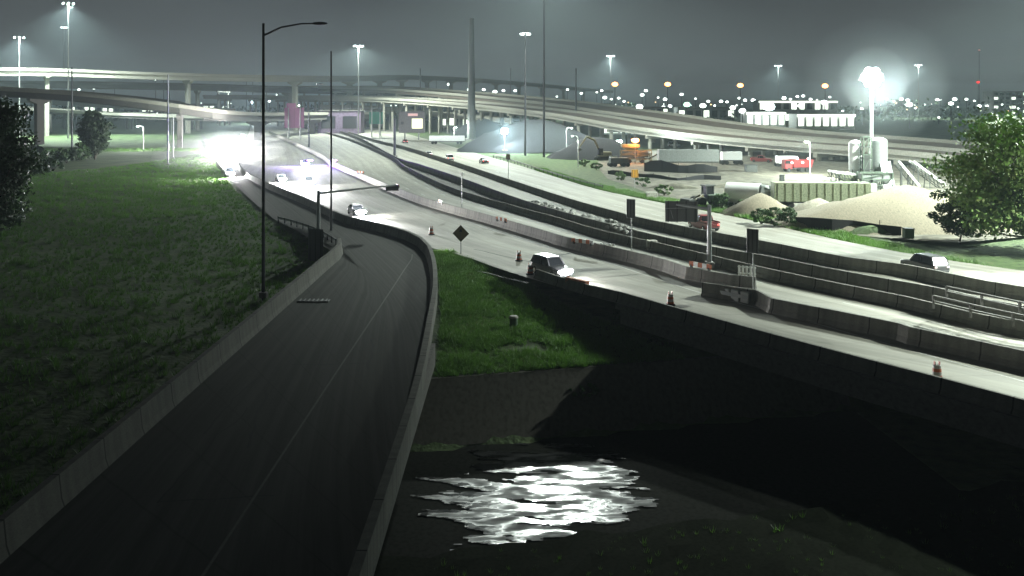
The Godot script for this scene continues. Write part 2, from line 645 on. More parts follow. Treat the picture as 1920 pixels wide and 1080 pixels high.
func _ready() -> void:
	rng.seed = 7
	# camera
	var cam := Camera3D.new()
	cam.name = "camera"
	# a lens shifted down, so that upright poles stay upright
	cam.projection = Camera3D.PROJECTION_FRUSTUM
	cam.near = 0.1
	cam.far = 6000.0
	cam.size = 0.1 * 1080.0 / 1700.0
	cam.frustum_offset = Vector2(0, -0.1 * 350.0 / 1700.0)
	add_child(cam)
	cam.position = Vector3(0, 16.5, 0)
	cam.current = true
	# night sky lit from below by the city, and the air
	var env := Environment.new()
	env.background_mode = Environment.BG_SKY
	var sm := ProceduralSkyMaterial.new()
	sm.sky_top_color = Color(0.012, 0.014, 0.015)
	sm.sky_horizon_color = Color(0.375, 0.405, 0.41)
	var cv := Image.create(512, 256, false, Image.FORMAT_RGBA8)
	var cn := noise(1.6, 5, 90)
	for y in 256:
		for x in 512:
			var e := PI * (y + 0.5) / 256.0
			var o := TAU * x / 512.0
			var k := clampf(0.45 + 0.9 * cn.get_noise_3d(sin(e) * cos(o), cos(e) * 3.0, sin(e) * sin(o)), 0.0, 1.0)
			cv.set_pixel(x, y, Color(0.5, 0.53, 0.55, 0.055 * k))
	sm.sky_cover = ImageTexture.create_from_image(cv)
	sm.sky_curve = 0.11
	sm.ground_bottom_color = Color(0.01, 0.011, 0.011)
	sm.ground_horizon_color = Color(0.06, 0.065, 0.065)
	sm.ground_curve = 0.05
	var sky := Sky.new()
	sky.sky_material = sm
	env.sky = sky
	env.tonemap_mode = Environment.TONE_MAPPER_LINEAR
	env.tonemap_exposure = 1.0
	env.fog_enabled = true
	env.fog_density = 0.00022
	env.fog_light_color = Color(0.8, 0.88, 0.9)
	env.volumetric_fog_enabled = true
	env.volumetric_fog_density = 0.0
	env.sdfgi_enabled = true
	env.ssao_enabled = true
	env.ssil_enabled = true
	var we := WorldEnvironment.new()
	we.name = "world_environment"
	we.environment = env
	add_child(we)
	materials()
	lines_and_ground()
	roads()
	barriers()
	bridges()
	lamps()
	signs()
	traffic()
	yard()
	far_town()
	greenery()
	small_things()


func lines_and_ground() -> void:
	ramp_left = smooth_line([Vector3(-160.60, 0.00, -467.50), Vector3(-121.63, 0.00, -359.62), Vector3(-90.59, 0.00, -275.00), Vector3(-55.35, 0.00, -180.97), Vector3(-31.98, 0.00, -124.12), Vector3(-25.91, 0.00, -115.91), Vector3(-20.91, 0.00, -107.06), Vector3(-18.34, 0.00, -97.74)] + [Vector3(-18.15, 0, -88.0), Vector3(-18.2, 0, -70.0), Vector3(-18.3, 0, -50.0), Vector3(-18.4, 0, -12.0)])
	ramp_right = smooth_line([Vector3(-75.16, 1.00, -248.58), Vector3(-62.00, 1.00, -209.13), Vector3(-48.80, 1.00, -178.04), Vector3(-32.53, 1.00, -144.78), Vector3(-22.88, 1.00, -124.29), Vector3(-16.45, 1.00, -115.07), Vector3(-12.31, 1.00, -108.44), Vector3(-10.21, 1.00, -103.33), Vector3(-8.78, 1.00, -97.59), Vector3(-7.26, 1.00, -86.96), Vector3(-6.24, 1.00, -75.72), Vector3(-5.81, 1.00, -67.22), Vector3(-5.40, 1.00, -58.82)] + [Vector3(-5.1, 1, -50.7), Vector3(-5.0, 1, -40.0), Vector3(-5.0, 1, -12.0)])
	for i in ramp_right.size():
		ramp_right[i].y = 0.0
	near_edge = smooth_line([Vector3(1.99, 0.00, -84.49), Vector3(4.08, 0.00, -80.60), Vector3(6.06, 0.00, -77.49), Vector3(8.73, 0.00, -74.21), Vector3(11.49, 0.00, -69.78), Vector3(17.22, 0.00, -60.98), Vector3(21.60, 0.00, -54.57), Vector3(26.71, 0.00, -47.30)] + [Vector3(34.5, 0, -34.0), Vector3(47.0, 0, -14.0)])
	var b := MB.new()
	var step := 1.25
	var hs := {}
	var nx := 200
	var nz := 240
	var grid := []
	for j in nz + 1:
		for i in nx + 1:
			var x := -100.0 + i * step
			var z := -300.0 + j * step
			grid.append(Vector3(x, ground_h(x, z), z))
	var norm := []
	for j in nz + 1:
		for i in nx + 1:
			var e: Vector3 = grid[j * (nx + 1) + mini(i + 1, nx)] - grid[j * (nx + 1) + maxi(i - 1, 0)]
			var f: Vector3 = grid[mini(j + 1, nz) * (nx + 1) + i] - grid[maxi(j - 1, 0) * (nx + 1) + i]
			norm.append(f.cross(e).normalized())
	for j in nz:
		for i in nx:
			var q := [(j + 1) * (nx + 1) + i, (j + 1) * (nx + 1) + i + 1, j * (nx + 1) + i + 1, j * (nx + 1) + i]
			b.squad(q.map(func(k): return grid[k]), q.map(func(k): return norm[k]), [Vector2(), Vector2(), Vector2(), Vector2()])
	struct("ground", b, M.grass_ground)
	var f := MB.new()
	for j in range(-60, 3):
		for i in range(-40, 41):
			if i >= -2 and i < 3 and j >= -6 and j < 0:
				continue
			var x := i * 50.0
			var z := j * 50.0
			f.quad(Vector3(x, -0.15, z + 50), Vector3(x + 50, -0.15, z + 50), Vector3(x + 50, -0.15, z), Vector3(x, -0.15, z))
	struct("far_terrain", f, M.far_ground)
	# concrete lining of the creek bank and the wet floor
	var c := MB.new()
	var ch := MB.new()
	for i in 26:
		var x0 := -17.0 + i * 1.6
		var x1 := x0 + 1.6
		var t := [Vector3(x0, bank(-63.6) + 0.06, -63.6 - 0.25 * x0), Vector3(x1, bank(-63.6) + 0.06, -63.6 - 0.25 * x1)]
		var e := [Vector3(x0, -5.70, -59.35 - 0.25 * x0), Vector3(x1, -5.70, -59.35 - 0.25 * x1)]
		c.quad(e[0], e[1], t[1], t[0])
		c.quad(t[0], t[1], t[1] + Vector3(0, -0.03, -0.5), t[0] + Vector3(0, -0.03, -0.5))
		ch.quad(Vector3(x0, -4.84, -43.0 - 0.25 * x0), Vector3(x1, -4.84, -43.0 - 0.25 * x1), e[1] + Vector3(0, -0.06, 0.05), e[0] + Vector3(0, -0.06, 0.05))
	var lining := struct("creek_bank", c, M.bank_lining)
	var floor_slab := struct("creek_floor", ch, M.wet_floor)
	# thin sheet of running water over the apron, ragged at its edges
	var w := MB.new()
	var nz2 := noise(0.25, 4, 61)
	for i in 120:
		for j in 150:
			var x := -6.6 + i * 0.14
			var z := -59.4 + j * 0.12
			var d := Vector2((x - 1.7) / 6.3, (z + 51.0) / 9.0)
			var s0 := z + 0.25 * x
			var k := 1.5 * nz2.get_noise_2d(x * 0.55 + z * 0.2, z * 2.0 - x * 0.5) + 0.62 - 1.0 * d.length_squared()
			if k > 0.0 and s0 < -43.6 and s0 > -58.7:
				var q := []
				for o in [[0, 1], [1, 1], [1, 0], [0, 0]]:
					var p := Vector2(x + o[0] * 0.14, z + o[1] * 0.12)
					q.append(Vector3(p.x, lerpf(-4.79, -5.68, (-43.0 - p.y - 0.25 * p.x) / 15.9), p.y))
				w.quad(q[0], q[1], q[2], q[3])
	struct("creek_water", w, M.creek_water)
	# dark sheet over the near bank, standing for the shade there
	var shade_sheet := MB.new()
	for i in 60:
		for j in 32:
			var q := []
			for o in [[0, 1], [1, 1], [1, 0], [0, 0]]:
				var x: float = -17.6 + (i + o[0]) * 1.25
				var z: float = -43.6 + (j + o[1]) * 1.25 - 0.25 * x + 0.35 * sin(x * 1.3) + 0.2 * sin(x * 3.1)
				q.append(Vector3(x, bank(z + 0.25 * x) + 0.16 + 0.08 * sin(x * 1.7 + z) * sin(z * 2.3), z))
			shade_sheet.quad(q[0], q[1], q[2], q[3])
	struct("shade_bank", shade_sheet, M.shade_ground)


func roads() -> void:
	var median := [Vector3(-201.47, 0.00, -738.16), Vector3(-186.15, 0.00, -719.23), Vector3(-137.50, 0.00, -584.38), Vector3(-78.62, 0.00, -412.50), Vector3(-37.76, 0.00, -269.71), Vector3(-25.84, 0.00, -217.44), Vector3(-11.55, 0.00, -165.00), Vector3(-0.48, 0.00, -136.17), Vector3(5.60, 0.00, -121.96), Vector3(10.38, 0.00, -109.57), Vector3(16.27, 0.00, -98.77), Vector3(18.07, 0.00, -95.08), Vector3(23.71, 0.00, -83.98), Vector3(28.28, 0.00, -76.43), Vector3(31.27, 0.00, -71.92), Vector3(35.84, 0.00, -63.46)] + [Vector3(48, 0, -53.0), Vector3(62, 0, -30.0), Vector3(72, 0, -14.0)]
	median = smooth_line(median)
	var far_side := [Vector3(-208.54, 0.00, -779.17), Vector3(-157.14, 0.00, -667.86), Vector3(-96.00, 0.00, -510.00), Vector3(-35.70, 0.00, -269.71), Vector3(-24.06, 0.00, -233.75), Vector3(-10.96, 0.00, -192.12), Vector3(3.22, 0.00, -140.25), Vector3(17.43, 0.00, -105.85), Vector3(26.23, 0.00, -92.88), Vector3(30.71, 0.00, -82.99), Vector3(35.45, 0.00, -75.81), Vector3(38.63, 0.00, -68.41)] + [Vector3(52, 0, -55.0), Vector3(66, 0, -31.0), Vector3(76, 0, -14.0)]
	far_side = smooth_line(far_side)
	var grass_edge := [Vector3(-165.00, 0.00, -779.17), Vector3(-112.50, 0.00, -637.50), Vector3(-64.82, 0.00, -500.89), Vector3(-37.18, 0.00, -395.07), Vector3(-14.04, 0.00, -298.40), Vector3(0.00, 0.00, -241.81), Vector3(14.42, 0.00, -176.42), Vector3(21.76, 0.00, -154.12), Vector3(31.38, 0.00, -131.07), Vector3(35.76, 0.00, -117.36), Vector3(41.67, 0.00, -100.90), Vector3(49.81, 0.00, -88.21)] + [Vector3(62, 0, -78.0), Vector3(86, 0, -50.0), Vector3(110, 0, -14.0)]
	grass_edge = smooth_line(grass_edge)
	var ramp_out := []
	for p in ramp_right:
		if p.z < -98.0:
			ramp_out.append(p)
	var left := [Vector3(-209.00, 0.00, -719.23), Vector3(-175.76, 0.00, -609.78), Vector3(-135.85, 0.00, -467.50), Vector3(-97.45, 0.00, -330.00), Vector3(-76.20, 0.00, -255.00)] + ramp_out + [Vector3(-7.37, 0.00, -100.18), Vector3(-5.50, 0.00, -97.40), Vector3(-3.30, 0.00, -93.50), Vector3(0.00, 0.00, -86.84)] + near_edge
	left = smooth_line(left)
	var r := struct("highway", ribbon(left, median, 150, 0.0, 16.0, 8, 1.0), M.highway)
	var r2 := struct("frontage_road", ribbon(far_side, grass_edge, 120, 0.0, 16.0, 8), M.highway)
	var r3 := struct("ramp", ribbon(ramp_left, ramp_right, 110, 0.01, 14.0, 6), M.ramp)
	# shared gravel strip between the two median walls
	struct("median_strip", ribbon(median, far_side, 120, -0.03, 6.0, 1), M.dark_concrete)
	# painted lines
	var e1 := smooth_line([Vector3(-6.75, 0.00, -127.50), Vector3(-4.23, 0.00, -119.87), Vector3(2.49, 0.00, -105.85), Vector3(7.73, 0.00, -97.40), Vector3(15.80, 0.00, -79.01), Vector3(21.04, 0.00, -70.12), Vector3(26.26, 0.00, -60.32), Vector3(30.17, 0.00, -53.43)])
	put(r, "lane_line", stripe(e1, 0.16, 0.006).mesh(), M.road_paint)
	var inner := []
	for p in near_edge:
		inner.append(p + Vector3(1.9, 0, -1.2))
	put(r, "edge_line", stripe(inner, 0.14, 0.006).mesh(), M.road_paint)
	dashes(r, smooth_line([Vector3(-91.67, 0.00, -389.58), Vector3(-48.00, 0.00, -255.00), Vector3(-20.37, 0.00, -173.15), Vector3(-8.33, 0.00, -141.67), Vector3(2.10, 0.00, -118.86)]), 0.006)
	dashes(r, smooth_line([Vector3(-39.00, 0.00, -255.00), Vector3(-16.30, 0.00, -173.15), Vector3(0.00, 0.00, -128.67), Vector3(11.53, 0.00, -103.12), Vector3(19.38, 0.00, -89.05), Vector3(24.89, 0.00, -78.35), Vector3(30.15, 0.00, -69.26), Vector3(34.59, 0.00, -61.24)]), 0.006)
	dashes(r2, smooth_line([Vector3(-45.83, 0.00, -389.58), Vector3(-15.57, 0.00, -264.62), Vector3(4.26, 0.00, -180.97), Vector3(19.22, 0.00, -136.17), Vector3(29.04, 0.00, -112.20), Vector3(36.41, 0.00, -96.72), Vector3(44.96, 0.00, -81.30)]), 0.006)
	var rl := []
	for p in ramp_left:
		if p.z > -100.0:
			rl.append(p + Vector3(7.6, 0, 0))
	put(r3, "lane_line", stripe(rl, 0.12, 0.016).mesh(), M.worn_paint)
	# tar seams and patches
	rng.seed = 31
	for k in 16:
		var on_ramp := k < 9
		var p := Vector3(rng.randf_range(-17.0, -7.0), 0, rng.randf_range(-95.0, -34.0)) if on_ramp else Vector3(rng.randf_range(-8.0, 14.0), 0, rng.randf_range(-125.0, -88.0))
		var d := Vector3(rng.randf_range(-0.25, 0.25), 0, 1) if k % 3 else Vector3(1, 0, rng.randf_range(-0.2, 0.2))
		if not on_ramp:
			d = Vector3(0.62, 0, 0.78) if k % 3 else Vector3(0.78, 0, -0.62)
		var line := [p]
		for i in int(rng.randf_range(7, 16)) if k % 3 else 6:
			p += d * 0.8 + Vector3(rng.randf_range(-0.16, 0.16), 0, rng.randf_range(-0.16, 0.16))
			line.append(p)
		put(r3 if on_ramp else r, "tar_seam", stripe(line, rng.randf_range(0.07, 0.16), 0.015 if on_ramp else 0.005).mesh(), M.tar)
	# bridge deck edges over the creek
	var d := MB.new()
	var run := []
	for p in near_edge:
		if p.z > -76.0:
			run.append(p)
	d.extrude(run, [Vector2(-0.35, -0.02), Vector2(-0.35, -0.42), Vector2(0.15, -0.5), Vector2(0.15, -1.7), Vector2(18.0, -1.7), Vector2(18.0, -0.02)])
	struct("highway_bridge_deck", d, M.dark_concrete)
	var d2 := MB.new()
	d2.extrude([Vector3(-18.65, 0, -62), Vector3(-18.65, 0, -12)], [Vector2(0, -0.05), Vector2(0, -1.5), Vector2(13.4, -1.5), Vector2(13.4, -0.05)])
	struct("ramp_bridge_deck", d2, M.dark_concrete)


func dashes(road: Node3D, line: Array, y: float, dash := 3.0, gap := 9.0) -> void:
	var l := length_of(line)
	var pts := spaced(line, int(l / 1.5))
	var i := 0
	while i + 3 < pts.size():
		put(road, "lane_dash", stripe([pts[i], pts[i + 1], pts[i + 2]], 0.15, y).mesh(), M.road_paint)
		i += int((dash + gap) / 1.5)


func barriers() -> void:
	barrier(near_edge.filter(func(p): return true), 0.85, "dark concrete barrier along the near edge of the highway above the creek")
	barrier([Vector3(15.96, 0.00, -76.64), Vector3(19.66, 0.00, -73.62), Vector3(19.95, 0.00, -70.65), Vector3(23.46, 0.00, -66.47), Vector3(26.52, 0.00, -62.61), Vector3(26.80, 0.00, -61.65), Vector3(31.37, 0.00, -55.54)] + [Vector3(37, 0, -47.0), Vector3(50, 0, -25.0), Vector3(58, 0, -14.0)], 1.15, "concrete divider that starts at the crash cushion and runs off to the right")
	barrier([Vector3(-130.01, 0.00, -483.62), Vector3(-112.71, 0.00, -431.54), Vector3(-60.28, 0.00, -277.72), Vector3(-46.89, 0.00, -233.75), Vector3(-32.54, 0.00, -193.45), Vector3(-24.10, 0.00, -170.00), Vector3(-15.63, 0.00, -147.63), Vector3(-9.39, 0.00, -134.21), Vector3(-3.39, 0.00, -122.49), Vector3(2.71, 0.00, -109.57), Vector3(6.02, 0.00, -102.37), Vector3(10.57, 0.00, -95.08), Vector3(14.50, 0.00, -88.04), Vector3(15.96, 0.00, -83.98), Vector3(19.19, 0.00, -80.14), Vector3(21.15, 0.00, -79.01)], 1.15, "long concrete divider with red and white boards on its top")
	barrier([Vector3(-137.50, 0.00, -584.38), Vector3(-78.62, 0.00, -412.50), Vector3(-37.76, 0.00, -269.71), Vector3(-25.84, 0.00, -217.44), Vector3(-11.55, 0.00, -165.00), Vector3(-0.48, 0.00, -136.17), Vector3(5.60, 0.00, -121.96), Vector3(10.38, 0.00, -109.57), Vector3(16.27, 0.00, -98.77), Vector3(18.07, 0.00, -95.08), Vector3(23.71, 0.00, -83.98), Vector3(28.28, 0.00, -76.43), Vector3(31.27, 0.00, -71.92), Vector3(35.84, 0.00, -63.46)] + [Vector3(48, 0, -53.0), Vector3(62, 0, -30.0)], 0.95, "near wall of the double median barrier, with a pale top edge")
	barrier([Vector3(-118.80, 0.00, -561.00), Vector3(-72.79, 0.00, -412.50), Vector3(-33.75, 0.00, -255.00), Vector3(-22.56, 0.00, -219.14), Vector3(-10.26, 0.00, -179.81), Vector3(3.09, 0.00, -134.86), Vector3(16.74, 0.00, -101.63), Vector3(25.06, 0.00, -88.77), Vector3(29.82, 0.00, -80.60), Vector3(34.52, 0.00, -73.82), Vector3(37.89, 0.00, -67.11)] + [Vector3(51, 0, -54.0), Vector3(65, 0, -31.0)], 1.3, "far wall of the double median barrier, beyond the rubble")
	barrier([Vector3(-85.25, 0.00, -467.50), Vector3(-55.29, 0.00, -364.29), Vector3(-36.63, 0.00, -308.24), Vector3(-16.64, 0.00, -237.71), Vector3(0.00, 0.00, -175.31), Vector3(8.84, 0.00, -143.11), Vector3(14.11, 0.00, -126.92), Vector3(16.85, 0.00, -119.36), Vector3(23.18, 0.00, -107.06), Vector3(27.89, 0.00, -98.77), Vector3(32.95, 0.00, -89.05), Vector3(36.95, 0.00, -85.00), Vector3(42.24, 0.00, -74.80)] + [Vector3(55, 0, -66.0), Vector3(72, 0, -40.0)], 1.15, "dark concrete wall beside the frontage road, passing behind both tall signs")
	# ramp walls: the line is the outer edge of the right one
	var a := smooth_line(ramp_right)
	var s := [Vector2(-0.0, -0.3), Vector2(-0.03, 1.0), Vector2(-0.36, 1.0), Vector2(-0.42, 0.4), Vector2(-0.62, 0.15), Vector2(-0.62, 0.0)]
	var flip := []
	for q in s:
		flip.append(Vector2(-q.x - 0.62, q.y))
	var b := MB.new()
	b.extrude(a, [Vector2(0.62, -0.3), Vector2(0.0, -0.3), Vector2(0.0, 0.02), Vector2(0.1, 0.3), Vector2(0.24, 1.0), Vector2(0.62, 1.0)].map(func(q): return Vector2(q.x - 0.62, q.y)))
	single("concrete_barrier", b, M.barrier, "curved concrete wall on the right side of the dark ramp", "barrier")
	var lp := ramp_left.filter(func(p): return p.z > -103.0)
	b = MB.new()
	b.extrude(lp, [Vector2(-0.42, -1.9), Vector2(-0.42, 1.3), Vector2(-0.1, 1.3), Vector2(0.0, 0.35), Vector2(0.12, 0.0), Vector2(0.12, -0.2)])
	single("concrete_barrier", b, M.pale_barrier, "straight pale concrete parapet on the left side of the dark ramp", "barrier")
	# guardrails
	guardrail([Vector3(-31.98, 0.00, -124.12), Vector3(-29.52, 0.00, -120.91), Vector3(-26.81, 0.00, -116.88), Vector3(-23.67, 0.00, -111.75), Vector3(-20.17, 0.00, -103.89)], 0.75, "steel guardrail leading to the ramp's left parapet, beside the grass bank", 2.0)
	guardrail(smooth_line([Vector3(-5.45, 0.00, -264.62), Vector3(0.00, 0.00, -243.91), Vector3(5.16, 0.00, -219.14), Vector3(9.88, 0.00, -197.54), Vector3(13.84, 0.00, -180.97), Vector3(17.00, 0.00, -170.00)], 6.0), 0.8, "long steel guardrail at the foot of the stockpile by the frontage road", 4.0)


func guardrail(line: Array, h: float, label: String, every: float) -> void:
	var t := thing("guardrail", line[0], label, "guardrail")
	var rel := []
	for p in line:
		rel.append(p - line[0])
	var b := MB.new()
	b.extrude(rel, [Vector2(0, h - 0.32), Vector2(-0.05, h - 0.26), Vector2(0.0, h - 0.16), Vector2(-0.05, h - 0.06), Vector2(0, h), Vector2(0.03, h), Vector2(0.03, h - 0.32)])
	part(t, "rail", b, M.galvanised)
	var pts := spaced(rel, int(length_of(rel) / every))
	for p in pts:
		var q := MB.new()
		q.box(Vector3(0, h / 2.0 - 0.1, 0), Vector3(0.15, h + 0.2, 0.18))
		part(t, "post", q, M.dark_steel, p)


func viaduct(line: Array, width: float, gird: float, every: float, pm: String, gm: String, label: String, opts := {}) -> void:
	# line: top of the near parapet, from left or far to near; the deck lies on its far side
	var l := smooth_line(line, 8.0)
	var at: Vector3 = l[0]
	at.y = 0.0
	var t := thing("viaduct", at, label, "viaduct")
	var rel := []
	for p in l:
		rel.append(p - at + Vector3(0, -1.0, 0))
	var b := MB.new()
	b.extrude(rel, [Vector2(0.05, -0.28), Vector2(width, -0.28 + opts.get("tilt", 0.0)), Vector2(width, opts.get("tilt", 0.0)), Vector2(0.05, 0.0)])
	part(t, "deck", b, M.deck)
	b = MB.new()
	b.extrude(rel, [Vector2(-0.06, -0.34), Vector2(0.3, -0.34), Vector2(0.3, 0.4), Vector2(0.2, 1.0), Vector2(-0.02, 1.0)])
	part(t, "parapet", b, M[pm])
	b = MB.new()
	var w: float = width
	var ti: float = opts.get("tilt", 0.0)
	b.extrude(rel, [Vector2(w - 0.3, ti - 0.3), Vector2(w + 0.06, ti - 0.3), Vector2(w + 0.02, ti + 1.0), Vector2(w - 0.2, ti + 1.0)])
	part(t, "parapet", b, M[opts.get("far", pm)])
	var n := int(width / 3.2)
	for i in n:
		var o := 0.9 + i * (width - 2.4) / maxf(1.0, n - 1)
		var dy := ti * o / width
		b = MB.new()
		b.extrude(rel, [Vector2(o - 0.25, -0.28 + dy), Vector2(o - 0.25, -0.5 + dy), Vector2(o - 0.08, -0.6 + dy), Vector2(o - 0.08, -gird + 0.25 + dy), Vector2(o - 0.3, -gird + 0.1 + dy), Vector2(o - 0.3, -gird + dy), Vector2(o + 0.3, -gird + dy), Vector2(o + 0.3, -gird + 0.1 + dy), Vector2(o + 0.08, -gird + 0.25 + dy), Vector2(o + 0.08, -0.6 + dy), Vector2(o + 0.25, -0.5 + dy), Vector2(o + 0.25, -0.28 + dy)])
		part(t, "girder", b, M[gm])
	if every <= 0.0:
		return
	var count := int(length_of(rel) / every)
	var spots := spaced(rel, count * 2)
	for k in count:
		var i := k * 2 + 1
		var d: Vector3 = (spots[i + 1] - spots[i - 1])
		d.y = 0
		var o := -d.normalized().cross(Vector3.UP)
		var mid: Vector3 = spots[i] + o * width / 2.0
		var top: float = spots[i].y - gird
		var basis := Basis(o, Vector3.UP, o.cross(Vector3.UP))
		var cap := MB.new()
		var cols: int = opts.get("columns", 2)
		var r: float = opts.get("radius", 0.75)
		if cols == 1:
			cap.loft([PackedVector3Array([basis * Vector3(-width * 0.46, 0, 0.9), basis * Vector3(width * 0.46, 0, 0.9), basis * Vector3(width * 0.46, 0, -0.9), basis * Vector3(-width * 0.46, 0, -0.9)]), PackedVector3Array([basis * Vector3(-width * 0.46, -0.7, 0.9), basis * Vector3(width * 0.46, -0.7, 0.9), basis * Vector3(width * 0.46, -0.7, -0.9), basis * Vector3(-width * 0.46, -0.7, -0.9)]), PackedVector3Array([basis * Vector3(-r * 1.1, -2.0, 0.9), basis * Vector3(r * 1.1, -2.0, 0.9), basis * Vector3(r * 1.1, -2.0, -0.9), basis * Vector3(-r * 1.1, -2.0, -0.9)])])
			var col := MB.new()
			col.cbox(Vector3(0, -1.9 - (top - 1.9) / 2.0, 0), Vector3(r * 2.0, top - 1.6, 1.7), 0.15, basis)
			var pier := part(t, "pier", col, M[opts.get("pier", gm)], Vector3(mid.x, top, mid.z))
			part(pier, "pier_cap", cap, M[opts.get("pier", gm)])
		else:
			cap.box(Vector3(0, -0.55, 0), Vector3(width * 0.94, 1.1, 1.3), basis)
			for c in cols:
				var u := (float(c) / (cols - 1) - 0.5) * width * 0.72
				var col := MB.new()
				col.tube(Vector3(0, -1.1, 0), Vector3(0, -top - 0.2, 0), r, r, 12)
				var p: Vector3 = mid + o * u
				var pier := part(t, "pier", col, M[opts.get("pier", gm)], Vector3(p.x, top, p.z))
				if c == 0:
					part(pier, "pier_cap", cap, M[opts.get("pier", gm)], -o * u)


func bridges() -> void:
	mat("deck", 0.16, 0.13, 0.105, 0.9)
	mat("bridge_pale", 0.31, 0.30, 0.255, 0.9)
	mat("bridge_mid", 0.26, 0.25, 0.21, 0.9)
	mat("bridge_brown", 0.13, 0.105, 0.085, 0.9)
	mat("bridge_dark", 0.085, 0.08, 0.072, 0.9)
	viaduct([Vector3(-211.53, 20.88, -620.00), Vector3(-162.35, 20.03, -600.00), Vector3(-118.59, 19.79, -560.00), Vector3(-70.59, 18.56, -500.00), Vector3(-34.41, 16.50, -450.00), Vector3(-14.82, 15.02, -420.00), Vector3(9.06, 12.65, -385.00), Vector3(23.64, 10.75, -362.00), Vector3(37.89, 8.30, -332.00), Vector3(50.37, 6.90, -308.00), Vector3(61.16, 5.83, -288.00), Vector3(73.85, 5.08, -266.00), Vector3(87.18, 4.59, -247.00), Vector3(96.22, 4.30, -233.00), Vector3(107.37, 3.47, -215.00), Vector3(116.47, 2.76, -198.00), Vector3(122.50, 2.09, -175.00)], 15.0, 1.7, 24.0, "bridge_pale", "bridge_pale", "long curved viaduct with pale girders sweeping from the interchange past the plant", {"columns": 3, "pier": "bridge_mid", "radius": 0.7, "tilt": 0.5})
	viaduct([Vector3(-232.94, 27.37, -660.00), Vector3(-173.18, 26.66, -640.00), Vector3(-127.06, 26.03, -600.00), Vector3(-81.64, 24.76, -540.00), Vector3(-37.47, 21.40, -490.00), Vector3(-16.24, 19.48, -460.00), Vector3(10.00, 16.75, -425.00), Vector3(25.79, 14.64, -395.00), Vector3(36.54, 12.78, -372.00), Vector3(50.74, 10.82, -345.00), Vector3(67.53, 8.08, -318.00), Vector3(82.45, 6.37, -292.00), Vector3(96.00, 5.46, -272.00), Vector3(108.82, 4.74, -250.00), Vector3(120.41, 3.78, -230.00), Vector3(134.12, 2.38, -200.00)], 17.0, 2.0, 40.0, "bridge_mid", "bridge_brown", "upper brown viaduct running just behind the pale-girdered one", {"columns": 2, "tilt": 0.9, "pier": "bridge_mid"})
	viaduct([Vector3(-246.00, 31.94, -410.00), Vector3(-237.18, 32.06, -420.00), Vector3(-218.54, 32.18, -430.00), Vector3(-187.94, 31.32, -450.00), Vector3(-152.47, 30.90, -480.00), Vector3(-112.24, 31.46, -530.00), Vector3(-93.29, 33.72, -610.00), Vector3(-71.53, 37.96, -760.00), Vector3(0.00, 38.85, -1000.00), Vector3(145.29, 31.79, -1300.00)], 11.0, 2.6, 66.0, "bridge_pale", "bridge_pale", "topmost flyover at upper left with a bright white parapet", {"columns": 1, "radius": 1.7, "pier": "bridge_pale"})
	viaduct([Vector3(-282.00, 27.28, -470.00), Vector3(-271.06, 27.51, -480.00), Vector3(-221.29, 27.27, -495.00), Vector3(-162.12, 26.29, -520.00), Vector3(-138.35, 25.72, -560.00), Vector3(-120.47, 25.54, -640.00), Vector3(-89.41, 24.55, -760.00), Vector3(-31.76, 21.79, -900.00)], 12.0, 3.0, 70.0, "bridge_dark", "bridge_dark", "second flyover from the top, dark against the sky", {"columns": 1, "radius": 1.5, "pier": "bridge_mid"})
	viaduct([Vector3(-218.12, 22.85, -360.00), Vector3(-197.65, 21.85, -350.00), Vector3(-168.99, 20.32, -342.00), Vector3(-137.82, 17.66, -330.00), Vector3(-118.38, 15.55, -322.00), Vector3(-107.06, 13.82, -325.00), Vector3(-103.50, 12.64, -345.00), Vector3(-101.91, 11.74, -385.00), Vector3(-98.65, 11.19, -430.00), Vector3(-89.35, 10.74, -490.00), Vector3(-72.47, 9.91, -560.00)], 11.0, 2.7, 62.0, "bridge_mid", "bridge_dark", "dark ramp viaduct that slopes down to the right above the trees at left", {"columns": 1, "radius": 1.8, "pier": "bridge_dark"})
	viaduct([Vector3(-336.00, 19.79, -560.00), Vector3(-309.65, 18.81, -560.00), Vector3(-271.76, 16.82, -550.00), Vector3(-222.35, 14.28, -540.00), Vector3(-168.35, 12.14, -530.00)], 14.0, 2.0, 36.0, "bridge_mid", "bridge_mid", "low viaduct seen behind the sloping dark ramp viaduct", {"columns": 3, "pier": "bridge_dark"})
	viaduct([Vector3(-282.00, 15.39, -470.00), Vector3(-259.88, 14.01, -470.00), Vector3(-230.00, 12.17, -460.00), Vector3(-185.29, 10.41, -450.00), Vector3(-144.94, 9.25, -440.00)], 11.0, 1.6, 40.0, "bridge_pale", "bridge_dark", "lowest viaduct at left with a bright parapet just above the trees", {"columns": 2, "pier": "bridge_dark"})
	viaduct([Vector3(-118.59, 14.52, -560.00), Vector3(-85.76, 13.64, -540.00), Vector3(-61.18, 11.91, -520.00), Vector3(-29.41, 9.44, -500.00), Vector3(0.00, 7.65, -470.00)], 9.0, 1.7, 30.0, "bridge_mid", "bridge_mid", "short connector viaduct beneath the long curved one, behind the billboard", {"columns": 2, "pier": "bridge_pale"})


